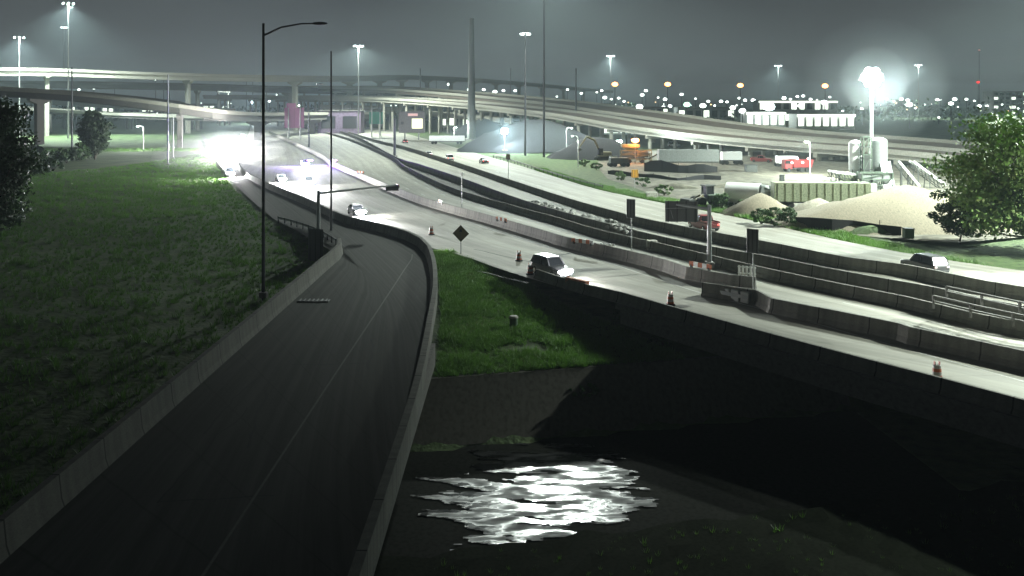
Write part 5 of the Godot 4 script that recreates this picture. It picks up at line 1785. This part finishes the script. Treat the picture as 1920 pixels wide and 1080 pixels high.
func far_town() -> void:
	# four amber lights in a row on tall poles
	var amber := [Vector3(70.39, 28.17, -620.00), Vector3(106.49, 28.17, -620.00), Vector3(156.09, 27.44, -620.00), Vector3(214.08, 27.08, -620.00)]
	for k in 4:
		town_lamp(amber[k], 2.1, "lamp_amber", ["leftmost of the four tall amber lights on the skyline", "amber skyline light second from the left, tallest glare", "amber skyline light third from the left", "rightmost of the four amber skyline lights, left of the plant flood light"][k], "amber lights on the skyline")
	town_lamp(Vector3(462.71, 35.56, -900.00), 1.5, "tail_lamp", "red beacon light alone in the sky at upper right", "")
	town_lamp(Vector3(463.76, 67.32, -900.00), 1.1, "tail_dim", "faint red beacon high in the sky at the right edge", "")
	# glaring white lights nearer by
	var glare := [Vector3(78.73, 13.21, -560.00), Vector3(108.05, 14.52, -560.00), Vector3(117.93, 13.86, -560.00), Vector3(136.38, 12.55, -560.00), Vector3(142.31, 10.57, -560.00), Vector3(158.45, 14.52, -560.00), Vector3(177.88, 13.86, -560.00), Vector3(192.71, 15.84, -560.00), Vector3(245.41, 14.52, -560.00), Vector3(271.11, 15.18, -560.00), Vector3(227.29, -3.26, -560.00), Vector3(240.80, -2.61, -560.00), Vector3(249.36, -2.61, -560.00), Vector3(256.94, -3.26, -560.00), Vector3(199.95, -0.96, -560.00)]
	for p in glare:
		town_lamp(p, rng.randf_range(1.5, 2.4), "lamp_green" if absf(p.x - glare[1].x) < 1.0 else "lamp_far", "glaring white lot light with a dark pole beyond the long viaduct", "white lot lights beyond the viaduct")
	town_lamp(Vector3(154.52, 13.29, -545.00), 3.6, "lamp_white", "widest white glare beyond the viaduct, at the bright car lot", "", 0.0)
	# rows of small lights along the horizon
	var small := [Vector3(-75.18, 38.74, -900.00), Vector3(-62.47, 33.44, -900.00), Vector3(-42.88, 28.15, -900.00), Vector3(-28.06, 28.15, -900.00), Vector3(-16.94, 26.03, -900.00), Vector3(-8.47, 27.09, -900.00), Vector3(3.18, 27.09, -900.00), Vector3(44.47, 21.26, -900.00), Vector3(55.06, 28.15, -900.00), Vector3(68.82, 24.44, -900.00), Vector3(84.18, 25.50, -900.00), Vector3(88.94, 27.09, -900.00), Vector3(92.12, 20.21, -900.00), Vector3(98.47, 18.62, -900.00), Vector3(105.88, 19.68, -900.00), Vector3(111.18, 16.50, -900.00), Vector3(129.18, 22.85, -900.00), Vector3(132.88, 27.09, -900.00), Vector3(145.06, 20.21, -900.00), Vector3(151.94, 18.62, -900.00), Vector3(168.35, 23.38, -900.00), Vector3(182.12, 19.15, -900.00), Vector3(150.35, 10.68, -900.00), Vector3(156.71, 11.74, -900.00), Vector3(165.18, 10.15, -900.00), Vector3(194.82, 16.50, -900.00), Vector3(201.18, 12.26, -900.00), Vector3(207.53, 16.50, -900.00), Vector3(213.35, 15.97, -900.00), Vector3(225.53, 19.68, -900.00), Vector3(231.35, 17.56, -900.00), Vector3(239.29, 17.56, -900.00), Vector3(242.47, 15.44, -900.00), Vector3(270.00, 19.68, -900.00), Vector3(276.35, 18.62, -900.00), Vector3(283.24, 21.26, -900.00), Vector3(289.06, 21.79, -900.00), Vector3(296.47, 18.62, -900.00), Vector3(302.82, 17.56, -900.00), Vector3(315.53, 20.74, -900.00), Vector3(321.88, 9.62, -900.00), Vector3(328.24, 6.97, -900.00), Vector3(372.18, 18.62, -900.00), Vector3(379.06, 16.50, -900.00), Vector3(386.47, 18.62, -900.00), Vector3(392.82, 17.56, -900.00), Vector3(400.24, 9.62, -900.00), Vector3(421.94, 18.09, -900.00), Vector3(425.12, 18.09, -900.00), Vector3(439.41, 18.62, -900.00), Vector3(451.06, 18.62, -900.00), Vector3(459.00, 17.03, -900.00), Vector3(463.76, 11.74, -900.00), Vector3(471.18, 11.74, -900.00), Vector3(477.53, 11.74, -900.00), Vector3(486.00, 13.32, -900.00), Vector3(492.35, 8.03, -900.00), Vector3(497.65, 12.26, -900.00), Vector3(502.94, 13.32, -900.00)]
	var n := 0
	for p in small:
		town_lamp(p, rng.randf_range(0.8, 2.3), "lamp_far", "small white town light in the scattered row along the horizon", "small town lights along the horizon")
		n += 1
	for k in 110:
		var z := rng.randf_range(650.0, 1500.0)
		var px := rng.randf_range(-0.08, 0.62) if k > 25 else rng.randf_range(-0.58, -0.1)
		var warm := k % 4 == 0
		town_lamp(Vector3(px * z, rng.randf_range(4.0, 16.0), -z), rng.randf_range(0.4, 0.95), "lamp_warm" if warm else "lamp_far", "tiny warm town light in the scattered row along the horizon" if warm else "tiny white town light in the scattered row along the horizon", "tiny warm town lights" if warm else "tiny white town lights")
	var left := [Vector3(-411.18, 29.29, -750.00), Vector3(-389.12, 28.41, -750.00), Vector3(-358.24, 26.21, -750.00), Vector3(-345.88, 27.09, -750.00), Vector3(-328.68, 29.29, -750.00), Vector3(-294.71, 34.59, -750.00), Vector3(-288.09, 35.47, -750.00), Vector3(-283.24, 35.91, -750.00), Vector3(-219.71, 35.03, -750.00), Vector3(-214.41, 35.91, -750.00), Vector3(-200.74, 16.50, -750.00), Vector3(-194.12, 21.79, -750.00), Vector3(-176.03, 12.97, -750.00), Vector3(-150.88, 12.53, -750.00), Vector3(-119.12, 26.21, -750.00), Vector3(-102.79, 11.21, -750.00), Vector3(-99.26, 12.97, -750.00)]
	for p in left:
		town_lamp(p, 1.1, "lamp_far", "small white town light glimpsed between the stacked flyovers", "small town lights between the flyovers")
	# lit buildings
	building(Vector3(-437.61, 0.00, -1219.57), 115.0, 18.0, 13.0, "building", "long low store with a brightly lit front, seen between the flyovers at left", 14, 1, 8)
	building(Vector3(-511.50, 0.00, -1122.00), 60.0, 16.0, 12.0, "building", "lower lit store at far left between the flyovers", 8, 1, 6)
	building(Vector3(55.47, 10.01, -460.00) * Vector3(1, 0, 1), 20.0, 14.0, 10.5, "white_paint", "white building with many lit panes and a bright canopy right behind the long viaduct", 5, 3, 9, 0.0, true)
	building(Vector3(105.00, 12.38, -700.00) * Vector3(1, 0, 1), 30.0, 14.0, 12.0, "building", "dark building with a few lit windows right of the white building", 6, 2, 3)
	building(Vector3(154.82, 8.59, -560.00) * Vector3(1, 0, 1), 24.0, 14.0, 10.0, "white_paint", "bright showroom under the widest white glare", 5, 1, 10, 0.0, true)
	building(Vector3(184.24, 6.97, -540.00) * Vector3(1, 0, 1), 34.0, 16.0, 9.0, "white_paint", "long bright showroom right of the widest white glare", 7, 1, 10, 0.0, true)
	building(Vector3(218.24, 16.50, -700.00) * Vector3(1, 0, 1), 60.0, 16.0, 17.0, "building", "long building with a bright upper band behind the showrooms", 10, 2, 6, 0.0, true)
	building(Vector3(492.35, 16.50, -900.00) * Vector3(1, 0, 1), 40.0, 20.0, 26.0, "building", "tall dark hotel block at the right edge of the skyline", 7, 6, 2)
	building(Vector3(169.41, 9.44, -800.00) * Vector3(1, 0, 1), 50.0, 20.0, 11.0, "building", "low dark warehouse with two lit doors on the skyline", 7, 1, 3)
	building(Vector3(-88.47, -0.09, -470.00) * Vector3(1, 0, 1), 22.0, 12.0, 11.5, "plum_wall", "purplish blank abutment building beside the far lanes, left of the green sign", 2, 1, 0)
	building(Vector3(-26.35, 0.03, -560.00) * Vector3(1, 0, 1), 34.0, 14.0, 9.0, "building", "low building with lit bays behind the monopole", 8, 1, 6)
	# dark woods on the horizon
	var v := PackedVector3Array()
	var nn := PackedVector3Array()
	var cc := PackedColorArray()
	for i in 9000:
		var x := rng.randf_range(-520.0, 780.0)
		var z := rng.randf_range(-1000.0, -760.0) + (240.0 if x > 330.0 and rng.randf() < 0.5 else 0.0)
		var top := 7.0 + 5.0 * sin(x * 0.021) + 4.0 * sin(x * 0.063 + 1.0) + (5.0 if x > 360.0 else 0.0)
		leaf(v, nn, cc, Vector3(x, rng.randf_range(0.0, maxf(3.0, top)), z), rng.randf_range(2.0, 4.5), 1.0)
	var o := put(self, "distant_woods", leaf_mesh(v, nn, cc), M.leaf_dark)
	o.set_meta("kind", "stuff")
	tag(o, "dark woods along the horizon behind the town lights", "woods")


func leaf(v: PackedVector3Array, n: PackedVector3Array, c: PackedColorArray, at: Vector3, s: float, tone: float, up := Vector3.UP) -> void:
	var d := Vector3(rng.randf_range(-1, 1), rng.randf_range(-0.6, 1), rng.randf_range(-1, 1)).normalized()
	var a := d.cross(Vector3(rng.randf_range(-1, 1), rng.randf_range(-1, 1), rng.randf_range(-1, 1))).normalized()
	var b := d.cross(a)
	var m := (d * (1.0 if d.dot(up) > 0.0 else -1.0) + up * 0.6).normalized()
	var col := Color(tone * rng.randf_range(0.8, 1.2), tone * rng.randf_range(0.85, 1.15), tone * rng.randf_range(0.7, 1.1))
	var f := 1.0 if d.dot(up) <= 0.0 else -1.0
	for p in [a * s, b * s * 0.55 * f, -a * s, a * s, -a * s, -b * s * 0.55 * f]:
		v.append(at + p * 0.5); n.append(m); c.append(col)


func leaf_mesh(v: PackedVector3Array, n: PackedVector3Array, c: PackedColorArray) -> ArrayMesh:
	var a := []
	a.resize(Mesh.ARRAY_MAX)
	a[Mesh.ARRAY_VERTEX] = v
	a[Mesh.ARRAY_NORMAL] = n
	a[Mesh.ARRAY_COLOR] = c
	var m := ArrayMesh.new()
	m.add_surface_from_arrays(Mesh.PRIMITIVE_TRIANGLES, a)
	return m


func tree(called: String, base: Vector3, h: float, crown: Vector3, low: float, clumps: int, per: int, size: float, m: String, label: String, category := "tree", nseed := 1) -> void:
	# crown: half sizes of the crown; low: height of its underside
	rng.seed = nseed * 101
	var t := thing(called, base, label, category)
	var mid := Vector3(0, low + crown.y, 0)
	var b := MB.new()
	var r := maxf(0.05, h * 0.022)
	var tips := []
	var lob := noise(0.9, 3, nseed * 7)
	if category == "tree":
		b.path([Vector3(0, -0.4, 0), Vector3(0.1 * r, low * 0.6, 0), Vector3(0.3, low + crown.y * 0.5, 0.2), Vector3(0.1, low + crown.y * 1.3, 0)], r, r * 0.35, 9)
	var v := PackedVector3Array()
	var n := PackedVector3Array()
	var c := PackedColorArray()
	for k in clumps:
		var d := Vector3(rng.randf_range(-1, 1), rng.randf_range(-1, 1), rng.randf_range(-1, 1))
		while d.length() > 1.0 or d.length() < 0.35:
			d = Vector3(rng.randf_range(-1, 1), rng.randf_range(-1, 1), rng.randf_range(-1, 1))
		d = d.normalized() * pow(d.length(), 0.6)
		var p := mid + d * crown * (0.86 + (0.55 * lob.get_noise_3dv(d.normalized() * 1.6) if category == "tree" else 0.0))
		if k % 3 == 0:
			tips.append(p)
		var cr := rng.randf_range(0.14, 0.3) * minf(crown.x, crown.y) * 1.25
		var tone := rng.randf_range(0.6, 1.25)
		for i in per:
			var q := Vector3(rng.randfn(), rng.randfn() * 0.7, rng.randfn())
			q = q.normalized() * pow(rng.randf(), 0.4)
			leaf(v, n, c, p + q * cr * Vector3(1.2, 0.8, 1.2), size * rng.randf_range(0.6, 1.3), tone, (q + d * 0.5 + Vector3(0, 0.5, 0)).normalized())
	if category == "tree":
		for p in tips:
			var s := Vector3(0.1, lerpf(low * 0.8, low + crown.y, rng.randf()), 0)
			b.path([s, s.lerp(p, 0.5) + Vector3(0, -0.3, 0), p], r * 0.4, r * 0.08, 6)
	else:
		for k in 5:
			var a := TAU * k / 5.0
			b.path([Vector3(0, -0.1, 0), Vector3(cos(a) * crown.x * 0.4, low + crown.y * 0.8, sin(a) * crown.z * 0.4)], r, r * 0.4, 5)
	part(t, "trunk" if category == "tree" else "stem", b, M.bark)
	put(t, "crown" if category == "tree" else "foliage", leaf_mesh(v, n, c), M[m])


func greenery() -> void:
	tree("roadside_tree", Vector3(58.60, 0.00, -103.12), 15.5, Vector3(9.4, 7.4, 7.6), 0.6, 280, 120, 0.5, "leaf_tree", "large bright green broadleaf tree at the right edge", "tree", 3)
	tree("roadside_tree", Vector3(52.90, 0.00, -107.06), 5.6, Vector3(3.4, 2.7, 3.0), 0.3, 50, 90, 0.42, "leaf_dark", "smaller dark tree at the foot of the large bright tree, beside the sand pile", "tree", 4)
	tree("roadside_tree", Vector3(58.34, 0.00, -100.18), 9.0, Vector3(4.4, 4.2, 4.4), 0.6, 60, 90, 0.45, "leaf_mid", "dense tree half cut off at the right border behind the verge", "tree", 14)
	tree("roadside_tree", Vector3(-61.08, 0.80, -104.26), 17.0, Vector3(5.6, 8.4, 5.6), 0.2, 220, 110, 0.5, "leaf_dark", "tall black tree cut off by the left border", "tree", 5)
	tree("roadside_tree", Vector3(-119.47, 0.00, -259.72), 14.4, Vector3(4.1, 7.2, 4.0), 0.3, 110, 70, 0.75, "leaf_dark", "narrow dark conical tree left of the lit grass patch", "tree", 6)
	var n := 0
	for q in [Vector3(-101.28, 0.00, -193.45), Vector3(-109.15, 0.00, -215.77), Vector3(-119.80, 0.00, -243.91), Vector3(-121.50, 0.00, -255.00), Vector3(-135.00, 0.00, -255.00), Vector3(-139.50, 0.00, -255.00)]:
		tree("shrub", q, 4.0, Vector3(3.4 + 0.5 * (n % 3), 2.2 + 0.4 * (n % 2), 3.0), 0.0, 26, 60, 0.6, "leaf_mid" if n % 2 else "leaf_dark", ["round shrub nearest the black tree at left", "shrub second from the black tree at left", "shrub below the narrow conical tree", "shrub touching the foot of the narrow conical tree", "dark shrub farther back behind the black tree", "dark shrub at the left border behind the black tree"][n], "shrub", 20 + n)
		n += 1
	n = 0
	for q in [Vector3(34.69, 0.00, -119.87), Vector3(33.57, 0.00, -121.96), Vector3(36.53, 0.00, -119.87), Vector3(34.75, 0.00, -134.86), Vector3(32.02, 0.00, -138.86), Vector3(33.49, 0.00, -140.25)]:
		tree("shrub", q, 2.4, Vector3(1.7 - 0.2 * (n % 3), 1.3 - 0.25 * (n % 2), 1.4), 0.0, 22, 70, 0.28, "leaf_mid", ["biggest green bush in front of the small brown sand pile", "thin bush at the left of the biggest green bush", "bush at the right of the biggest green bush, by the silt fence", "low bush between overhead sign and brown sand pile", "bush right behind the cantilever arm", "bush beside the wheel loader's right wheel"][n], "bush", 30 + n)
		n += 1
	n = 0
	for q in [Vector3(18.26, 0.00, -229.92), Vector3(20.37, 0.00, -219.14), Vector3(22.85, 0.00, -189.53), Vector3(25.27, 0.00, -175.31), Vector3(26.72, 0.00, -159.38)]:
		tree("shrub", q, 2.0, Vector3(1.8, 1.0, 1.4), 0.0, 20, 60, 0.32, "leaf_bright" if n % 2 == 0 else "leaf_mid", ["bright bush right of the white street lamp on the grass strip", "second bush right of the white street lamp", "bush left of the amber sign on the grass strip", "bush right of the amber sign", "last bush of the grass strip, behind the overhead sign"][n], "bush", 40 + n)
		n += 1
	# weeds at the gore and by the creek
	n = 0
	for q in [Vector3(9.34, -2.00, -75.60), Vector3(11.51, -2.00, -69.89)] + [Vector3(5.04, -5.60, -63.04)]:
		tree("shrub", Vector3(q.x, ground_h(q.x, q.z), q.z), 0.8, Vector3(1.2, 0.4, 0.8), 0.0, 18, 60, 0.22, "leaf_mid", ["weeds under the end of the near barrier above the creek", "weeds in the black shade below the near barrier", "pale weeds at the foot of the concrete creek bank"][n], "weeds", 50 + n)
		n += 1
	# grass
	var tuft := MB.new()
	rng.seed = 77
	for k in 7:
		var a := TAU * k / 7.0 + rng.randf()
		var d := Vector3(cos(a), 0, sin(a))
		var s := Vector3(-d.z, 0, d.x)
		var hgt := rng.randf_range(0.18, 0.4)
		tuft.tri(d * 0.08 - s * 0.03, d * 0.08 + s * 0.03, d * rng.randf_range(0.15, 0.32) + Vector3(0, hgt, 0))
	var tm := tuft.mesh()
	var inner := []
	for p in near_edge:
		inner.append(p)
	scatter("verge_grass", "long green grass on the slope between ramp and highway above the creek", tm, "leaf_bright", 26000, func():
		var z := rng.randf_range(-100.0, -62.0)
		var x := rng.randf_range(-9.0, 14.0)
		var e := 1e9
		if z > -84.5:
			e = x_at(near_edge, z) - 0.3
		else:
			e = lerpf(-6.5, 2.0, (z + 100.0) / 15.5)
		if x < x_at(ramp_right, z) + 0.3 or x > e or z + 0.25 * x > -63.8:
			return null
		return Vector3(x, ground_h(x, z), z), 1.0)
	scatter("dry_grass", "patches of dry yellowish grass on the slope between ramp and highway", tm, "leaf_dry", 5000, func():
		var z := rng.randf_range(-100.0, -62.0)
		var x := rng.randf_range(-6.0, 12.0)
		if x < x_at(ramp_right, z) + 0.5 or x > (x_at(near_edge, z) - 0.6 if z > -84.5 else lerpf(-6.5, 2.0, (z + 100.0) / 15.5)) or z + 0.25 * x > -64.0 or sin(x * 0.8 + 1.0) * sin(z * 0.45) < 0.25:
			return null
		return Vector3(x, ground_h(x, z), z), 0.9)
	scatter("bank_grass", "rough grass on the broad dark bank left of the ramp", tm, "leaf_mid", 42000, func():
		var z := -30.0 - 290.0 * rng.randf()
		var x := x_at(ramp_left, z) - 0.8 - (70.0 + maxf(0.0, -z - 150.0) * 0.5) * rng.randf()
		if x < -99.0 and z > -300.0:
			return null
		return Vector3(x, ground_h(x, z) if z > -300.0 else -0.15, z), 1.25 if true else 1.0)
	scatter("bank_weeds", "dark low weeds over the shade-darkened near bank of the creek", tm, "weed_dark", 1400, func():
		var x := rng.randf_range(-4.5, 40.0)
		var z := -43.0 + 26.0 * rng.randf() - 0.25 * x
		return Vector3(x, bank(z + 0.25 * x) + 0.1, z), 0.6)
	scatter("roadside_grass", "bright grass strip along the far side of the frontage road", tm, "leaf_bright", 14000, func():
		var t := rng.randf()
		var p: Vector3 = verge[0].lerp(verge[1], t) if false else along(verge, t)
		var w := lerpf(2.5, 5.0, t)
		var q := p + Vector3(1, 0, -1).normalized() * (0.4 + w * rng.randf())
		return Vector3(q.x, ground_h(q.x, q.z), q.z), 1.3)


var verge := []


func along(p: Array, t: float) -> Vector3:
	var i := int(t * (p.size() - 1))
	return p[i].lerp(p[mini(i + 1, p.size() - 1)], t * (p.size() - 1) - i)


func scatter(called: String, label: String, m: Mesh, material: String, count: int, where: Callable, size := 1.0) -> void:
	if verge.is_empty():
		verge = spaced(smooth_line([Vector3(5.16, 0.00, -219.14), Vector3(14.42, 0.00, -176.42), Vector3(21.76, 0.00, -154.12), Vector3(31.38, 0.00, -131.07), Vector3(35.76, 0.00, -117.36), Vector3(41.67, 0.00, -100.90), Vector3(49.81, 0.00, -88.21)] + [Vector3(62, 0, -78.0)]), 60)
	var spots := []
	var nz := noise(0.09, 3, 12)
	for i in count:
		var p = where.call()
		if p != null and nz.get_noise_2d(p.x, p.z) > -0.6 + rng.randf() * 0.2:
			spots.append(p)
	var mm := MultiMesh.new()
	mm.transform_format = MultiMesh.TRANSFORM_3D
	mm.mesh = m
	mm.instance_count = spots.size()
	for i in spots.size():
		var s := rng.randf_range(0.6, 1.35) * size * (1.0 + 0.6 * nz.get_noise_2d(spots[i].x * 2.0, spots[i].z * 2.0))
		mm.set_instance_transform(i, Transform3D(Basis(Vector3.UP, rng.randf() * TAU).scaled(Vector3(s, s * rng.randf_range(0.7, 1.3), s)), spots[i]))
	var o := MultiMeshInstance3D.new()
	o.name = called
	o.multimesh = mm
	o.material_override = M[material]
	add_child(o)
	o.set_meta("kind", "stuff")
	tag(o, label, "grass")


func drum(at: Vector3, label: String) -> void:
	var t := thing("traffic_drum", at, label, "traffic drum", "traffic drums on the highway")
	var b := MB.new()
	b.lathe([Vector2(0.0, 0.0), Vector2(0.40, 0.0), Vector2(0.42, 0.06), Vector2(0.34, 0.12), Vector2(0.0, 0.12)], 14)
	part(t, "rubber_base", b, M.rubber)
	var y := 0.1
	for k in 4:
		b = MB.new()
		b.lathe([Vector2(0.29 - k * 0.02, 0.0), Vector2(0.285 - k * 0.02, 0.19), Vector2(0.265 - k * 0.02, 0.2), Vector2(0.0, 0.2)], 14)
		part(t, "stripe", b, M.orange if k % 2 == 0 else M.drum_white, Vector3(0, y, 0))
		y += 0.2
	b = MB.new()
	for s in [-1, 1]:
		b.box(Vector3(s * 0.14, y + 0.08, 0), Vector3(0.05, 0.2, 0.16))
	part(t, "handle", b, M.orange)


func striped_board(at: Vector3, dir: Vector3, long: float, label: String) -> void:
	var t := thing("striped_board", at, label, "barricade", "red and white boards on the long divider", atan2(-dir.z, dir.x))
	var n := int(long / 0.45)
	for k in n:
		var b := MB.new()
		b.cbox(Vector3(-long / 2.0 + (k + 0.5) * long / n, 0.28, 0), Vector3(long / n, 0.42, 0.14), 0.02)
		part(t, "stripe", b, M.faded_orange if k % 2 == 0 else M.white_paint)
	for s in [-1, 1]:
		var b := MB.new()
		b.box(Vector3(s * long * 0.4, 0.05, 0), Vector3(0.12, 0.3, 0.3))
		part(t, "foot", b, M.dark_steel)


func small_things() -> void:
	mat("drum_white", 0.3, 0.29, 0.27, 0.7, 0.0, 0.25, 2.0)
	mat("faded_white", 0.45, 0.42, 0.38, 0.8, 0.0, 0.25, 2.0)
	var n := 0
	for p in [Vector3(-9.97, 0.00, -112.20), Vector3(0.72, 0.00, -93.81), Vector3(12.83, 0.00, -73.43), Vector3(25.19, 0.00, -53.74)]:
		drum(p, ["orange traffic drum farthest up the road, near the curved ramp wall", "traffic drum between the diamond sign and the blinding headlights", "lone traffic drum on the highway left of the crash cushion", "nearest traffic drum, dark against the bright road at lower right"][n])
		n += 1
	drum(Vector3(1.73, 0.00, -86.57), "traffic drum directly left of the blinding lone vehicle")
	# boards on the divider
	var spots := [Vector3(-20.63, 1.15, -163.09), Vector3(-10.77, 1.15, -136.62), Vector3(-1.36, 1.15, -115.98), Vector3(7.59, 1.15, -97.73)]
	var ends := [Vector3(-18.89, 1.15, -158.15), Vector3(-9.40, 1.15, -133.14), Vector3(0.00, 1.15, -113.95), Vector3(8.81, 1.15, -96.65)]
	for k in 4:
		striped_board(spots[k], ends[k] - spots[k], [2.6, 2.2, 2.4, 2.9][k], ["red and white board on the divider near the tip of the left cantilever arm", "red and white board on the divider below the slim cap light pole", "red and white board on the divider in front of the rubble", "longest red and white board on the divider, left of the tall narrow sign"][k])
	striped_board(Vector3(-32.29, 1.15, -193.30), Vector3(1, 0, 1), 2.4, "red and white board on the divider beyond the cantilever arm")
	striped_board(Vector3(-45.23, 1.15, -230.93), Vector3(1, 0, 1), 2.6, "farthest red and white board on the divider, by the blinding cars")
	striped_board(Vector3(17.31, 1.15, -83.37), Vector3(19.91, 0.00, -87.93) - Vector3(18.61, 0.00, -89.62), 2.6, "scuffed red and white board at the foot of the right cantilever post")
	# white pickets beyond the divider's end
	for k in 2:
		var t := thing("picket_panel", [Vector3(21.74, 0.00, -83.98), Vector3(10.20, 0.00, -97.40)][k], ["white picket panel behind the divider's end, at the tall sign's foot", "white picket panel beside the longest striped board"][k], "barricade", "", -0.5)
		for j in 5:
			var b := MB.new()
			b.box(Vector3(-0.7 + j * 0.35, 0.8, 0), Vector3(0.2, 0.9, 0.06))
			part(t, "picket", b, M.white_paint)
		var r := MB.new()
		r.box(Vector3(0, 1.12, -0.06), Vector3(1.7, 0.1, 0.05))
		r.box(Vector3(0, 0.55, -0.06), Vector3(1.7, 0.1, 0.05))
		part(t, "cross_rail", r, M.white_paint)
		for s in [-1, 1]:
			var q := MB.new()
			q.box(Vector3(s * 0.7, 0.3, -0.06), Vector3(0.08, 0.7, 0.08))
			part(t, "post", q, M.steel)
	# crash cushion
	var a := Vector3(16.50, 0.00, -77.49)
	var d := (Vector3(19.21, 0.00, -74.21) - Vector3(16.50, 0.00, -77.49)).normalized()
	var t := thing("crash_cushion", a, "grey crash cushion at the blunt start of the right concrete divider", "crash cushion", "", atan2(-d.z, d.x))
	for k in 5:
		var b := MB.new()
		b.cbox(Vector3(0.45 + k * 0.95, 0.5, 0), Vector3(0.8, 0.9, 0.7), 0.06)
		part(t, "cell", b, M.galvanised)
		b = MB.new()
		b.box(Vector3(0.45 + k * 0.95, 0.55, 0.42), Vector3(0.98, 0.3, 0.06))
		b.box(Vector3(0.45 + k * 0.95, 0.55, -0.42), Vector3(0.98, 0.3, 0.06))
		part(t, "fender_panel", b, M.steel)
	# stacked boards at the near barrier's start
	t = thing("sand_barrel_row", Vector3(4.67, 0.00, -79.46), "row of rusty red stacked boards behind the start of the near barrier", "barricade", "", -0.9)
	for k in 3:
		for j in 3:
			var b := MB.new()
			b.cbox(Vector3(k * 0.9, 0.2 + j * 0.33, -0.6), Vector3(0.82, 0.28, 0.5), 0.03)
			part(t, "board", b, M.faded_orange)
	# rubble in the median
	rng.seed = 5
	var l0 := [Vector3(2.89, 0.00, -140.25), Vector3(6.23, 0.00, -132.31), Vector3(9.41, 0.00, -123.03), Vector3(12.22, 0.00, -115.43), Vector3(14.22, 0.00, -107.47)]
	for k in 120:
		var p := along(l0, rng.randf()) + Vector3(rng.randf_range(-0.9, 0.9), 0, rng.randf_range(-1.2, 1.0))
		var b := MB.new()
		var s := rng.randf_range(0.15, 0.5)
		var rings := []
		for i in 4:
			var ring := PackedVector3Array()
			for j in 7:
				var an := TAU * j / 7.0
				var rr: float = s * [0.55, 1.0, 0.85, 0.35][i] * rng.randf_range(0.75, 1.2)
				ring.append(Vector3(cos(an) * rr, s * [-0.2, 0.2, 0.65, 0.95][i], -sin(an) * rr))
			rings.append(ring)
		b.loft(rings)
		single("rubble_block", b, M.concrete, "broken pale concrete lump in the heap between the two median walls", "rubble", "rubble heap in the median", p + Vector3(0, 0.6 + rng.randf() * 0.4, 0))
	t = thing("concrete_block", Vector3(15.61, 0.00, -101.26), "pale block closing the right end of the rubble heap in the median", "block")
	var cb := MB.new()
	cb.cbox(Vector3(0, 0.5, 0), Vector3(1.2, 1.0, 0.9), 0.08)
	part(t, "block", cb, M.pale_concrete)
	# bridge rail on the median walls at right
	bridge_rail(by_depth([Vector3(32.01, 0.00, -69.78), Vector3(35.68, 0.00, -63.18)] + [Vector3(48, 0, -53.0), Vector3(62, 0, -30.0)], [-82.0]), [Vector3(31.46, 0.95, -68.13), Vector3(33.08, 0.95, -64.63), Vector3(34.80, 0.95, -61.62)] + [Vector3(47, 0.95, -53)], "steel rail with posts on the near median wall at the right edge")
	bridge_rail([], [Vector3(33.28, 1.30, -69.84), Vector3(34.76, 1.30, -66.77), Vector3(36.12, 1.30, -63.96)] + [Vector3(50.5, 1.3, -54)], "steel rail with posts on the far median wall at the right edge")
	# vent post on the grass
	t = thing("vent_post", Vector3(0.13, -2.30, -73.30), "round green vent post with a pale cap standing in the grass slope", "vent post")
	var b := MB.new()
	b.tube(Vector3(0, -0.2, 0), Vector3(0, 1.35, 0), 0.33, 0.33, 16)
	part(t, "pipe", b, M.box_green)
	b = MB.new()
	b.lathe([Vector2(0.36, 1.3), Vector2(0.38, 1.36), Vector2(0.3, 1.46), Vector2(0.0, 1.5)], 16)
	part(t, "cap", b, M.faded_white)
	# dark grate on the ramp, pale scraps on the creek side
	t = thing("drain_grate", Vector3(-16.37, 0.00, -74.80), "dark drain grate on the ramp beside the left parapet", "drain")
	b = MB.new()
	b.cbox(Vector3(0, 0.05, 0), Vector3(2.6, 0.08, 0.9), 0.02)
	part(t, "frame", b, M.dark_steel)
	for k in 7:
		b = MB.new()
		b.box(Vector3(-1.1 + k * 0.36, 0.11, 0), Vector3(0.1, 0.05, 0.8))
		part(t, "bar", b, M.steel)
	for k in 2:
		b = MB.new()
		var rings := []
		for i in 4:
			var ring := PackedVector3Array()
			for j in 9:
				var an := TAU * j / 9.0
				ring.append(Vector3(cos(an) * [0.3, 0.42, 0.3, 0.05][i] * rng.randf_range(0.8, 1.2), [0.0, 0.08, 0.17, 0.2][i], -sin(an) * [0.2, 0.26, 0.2, 0.04][i]))
			rings.append(ring)
		b.loft(rings)
		var at: Vector3 = [Vector3(19.81, -1.70, -37.50), Vector3(19.35, -1.70, -36.31)][k]
		single("pale_stone", b, M.white_paint, ["upper of two pale stones in the dark corner at lower right", "lower of two pale stones in the dark corner at lower right"][k], "stone", "", Vector3(at.x, ground_h(at.x, at.z) , at.z))


func bridge_rail(_unused: Array, line: Array, label: String) -> void:
	var l := smooth_line(line, 2.0)
	var t := thing("bridge_rail", l[0], label, "railing")
	var rel := []
	for p in l:
		rel.append(p - l[0])
	for y in [0.45, 0.85]:
		var b := MB.new()
		b.extrude(rel, [Vector2(0.2, y), Vector2(0.2, y + 0.12), Vector2(0.36, y + 0.12), Vector2(0.36, y)])
		part(t, "rail", b, M.dark_concrete)
	for p in spaced(rel, int(length_of(rel) / 3.0)):
		var b := MB.new()
		b.box(Vector3(0.25, 0.45, -0.1), Vector3(0.16, 0.95, 0.16))
		part(t, "post", b, M.dark_concrete, p)
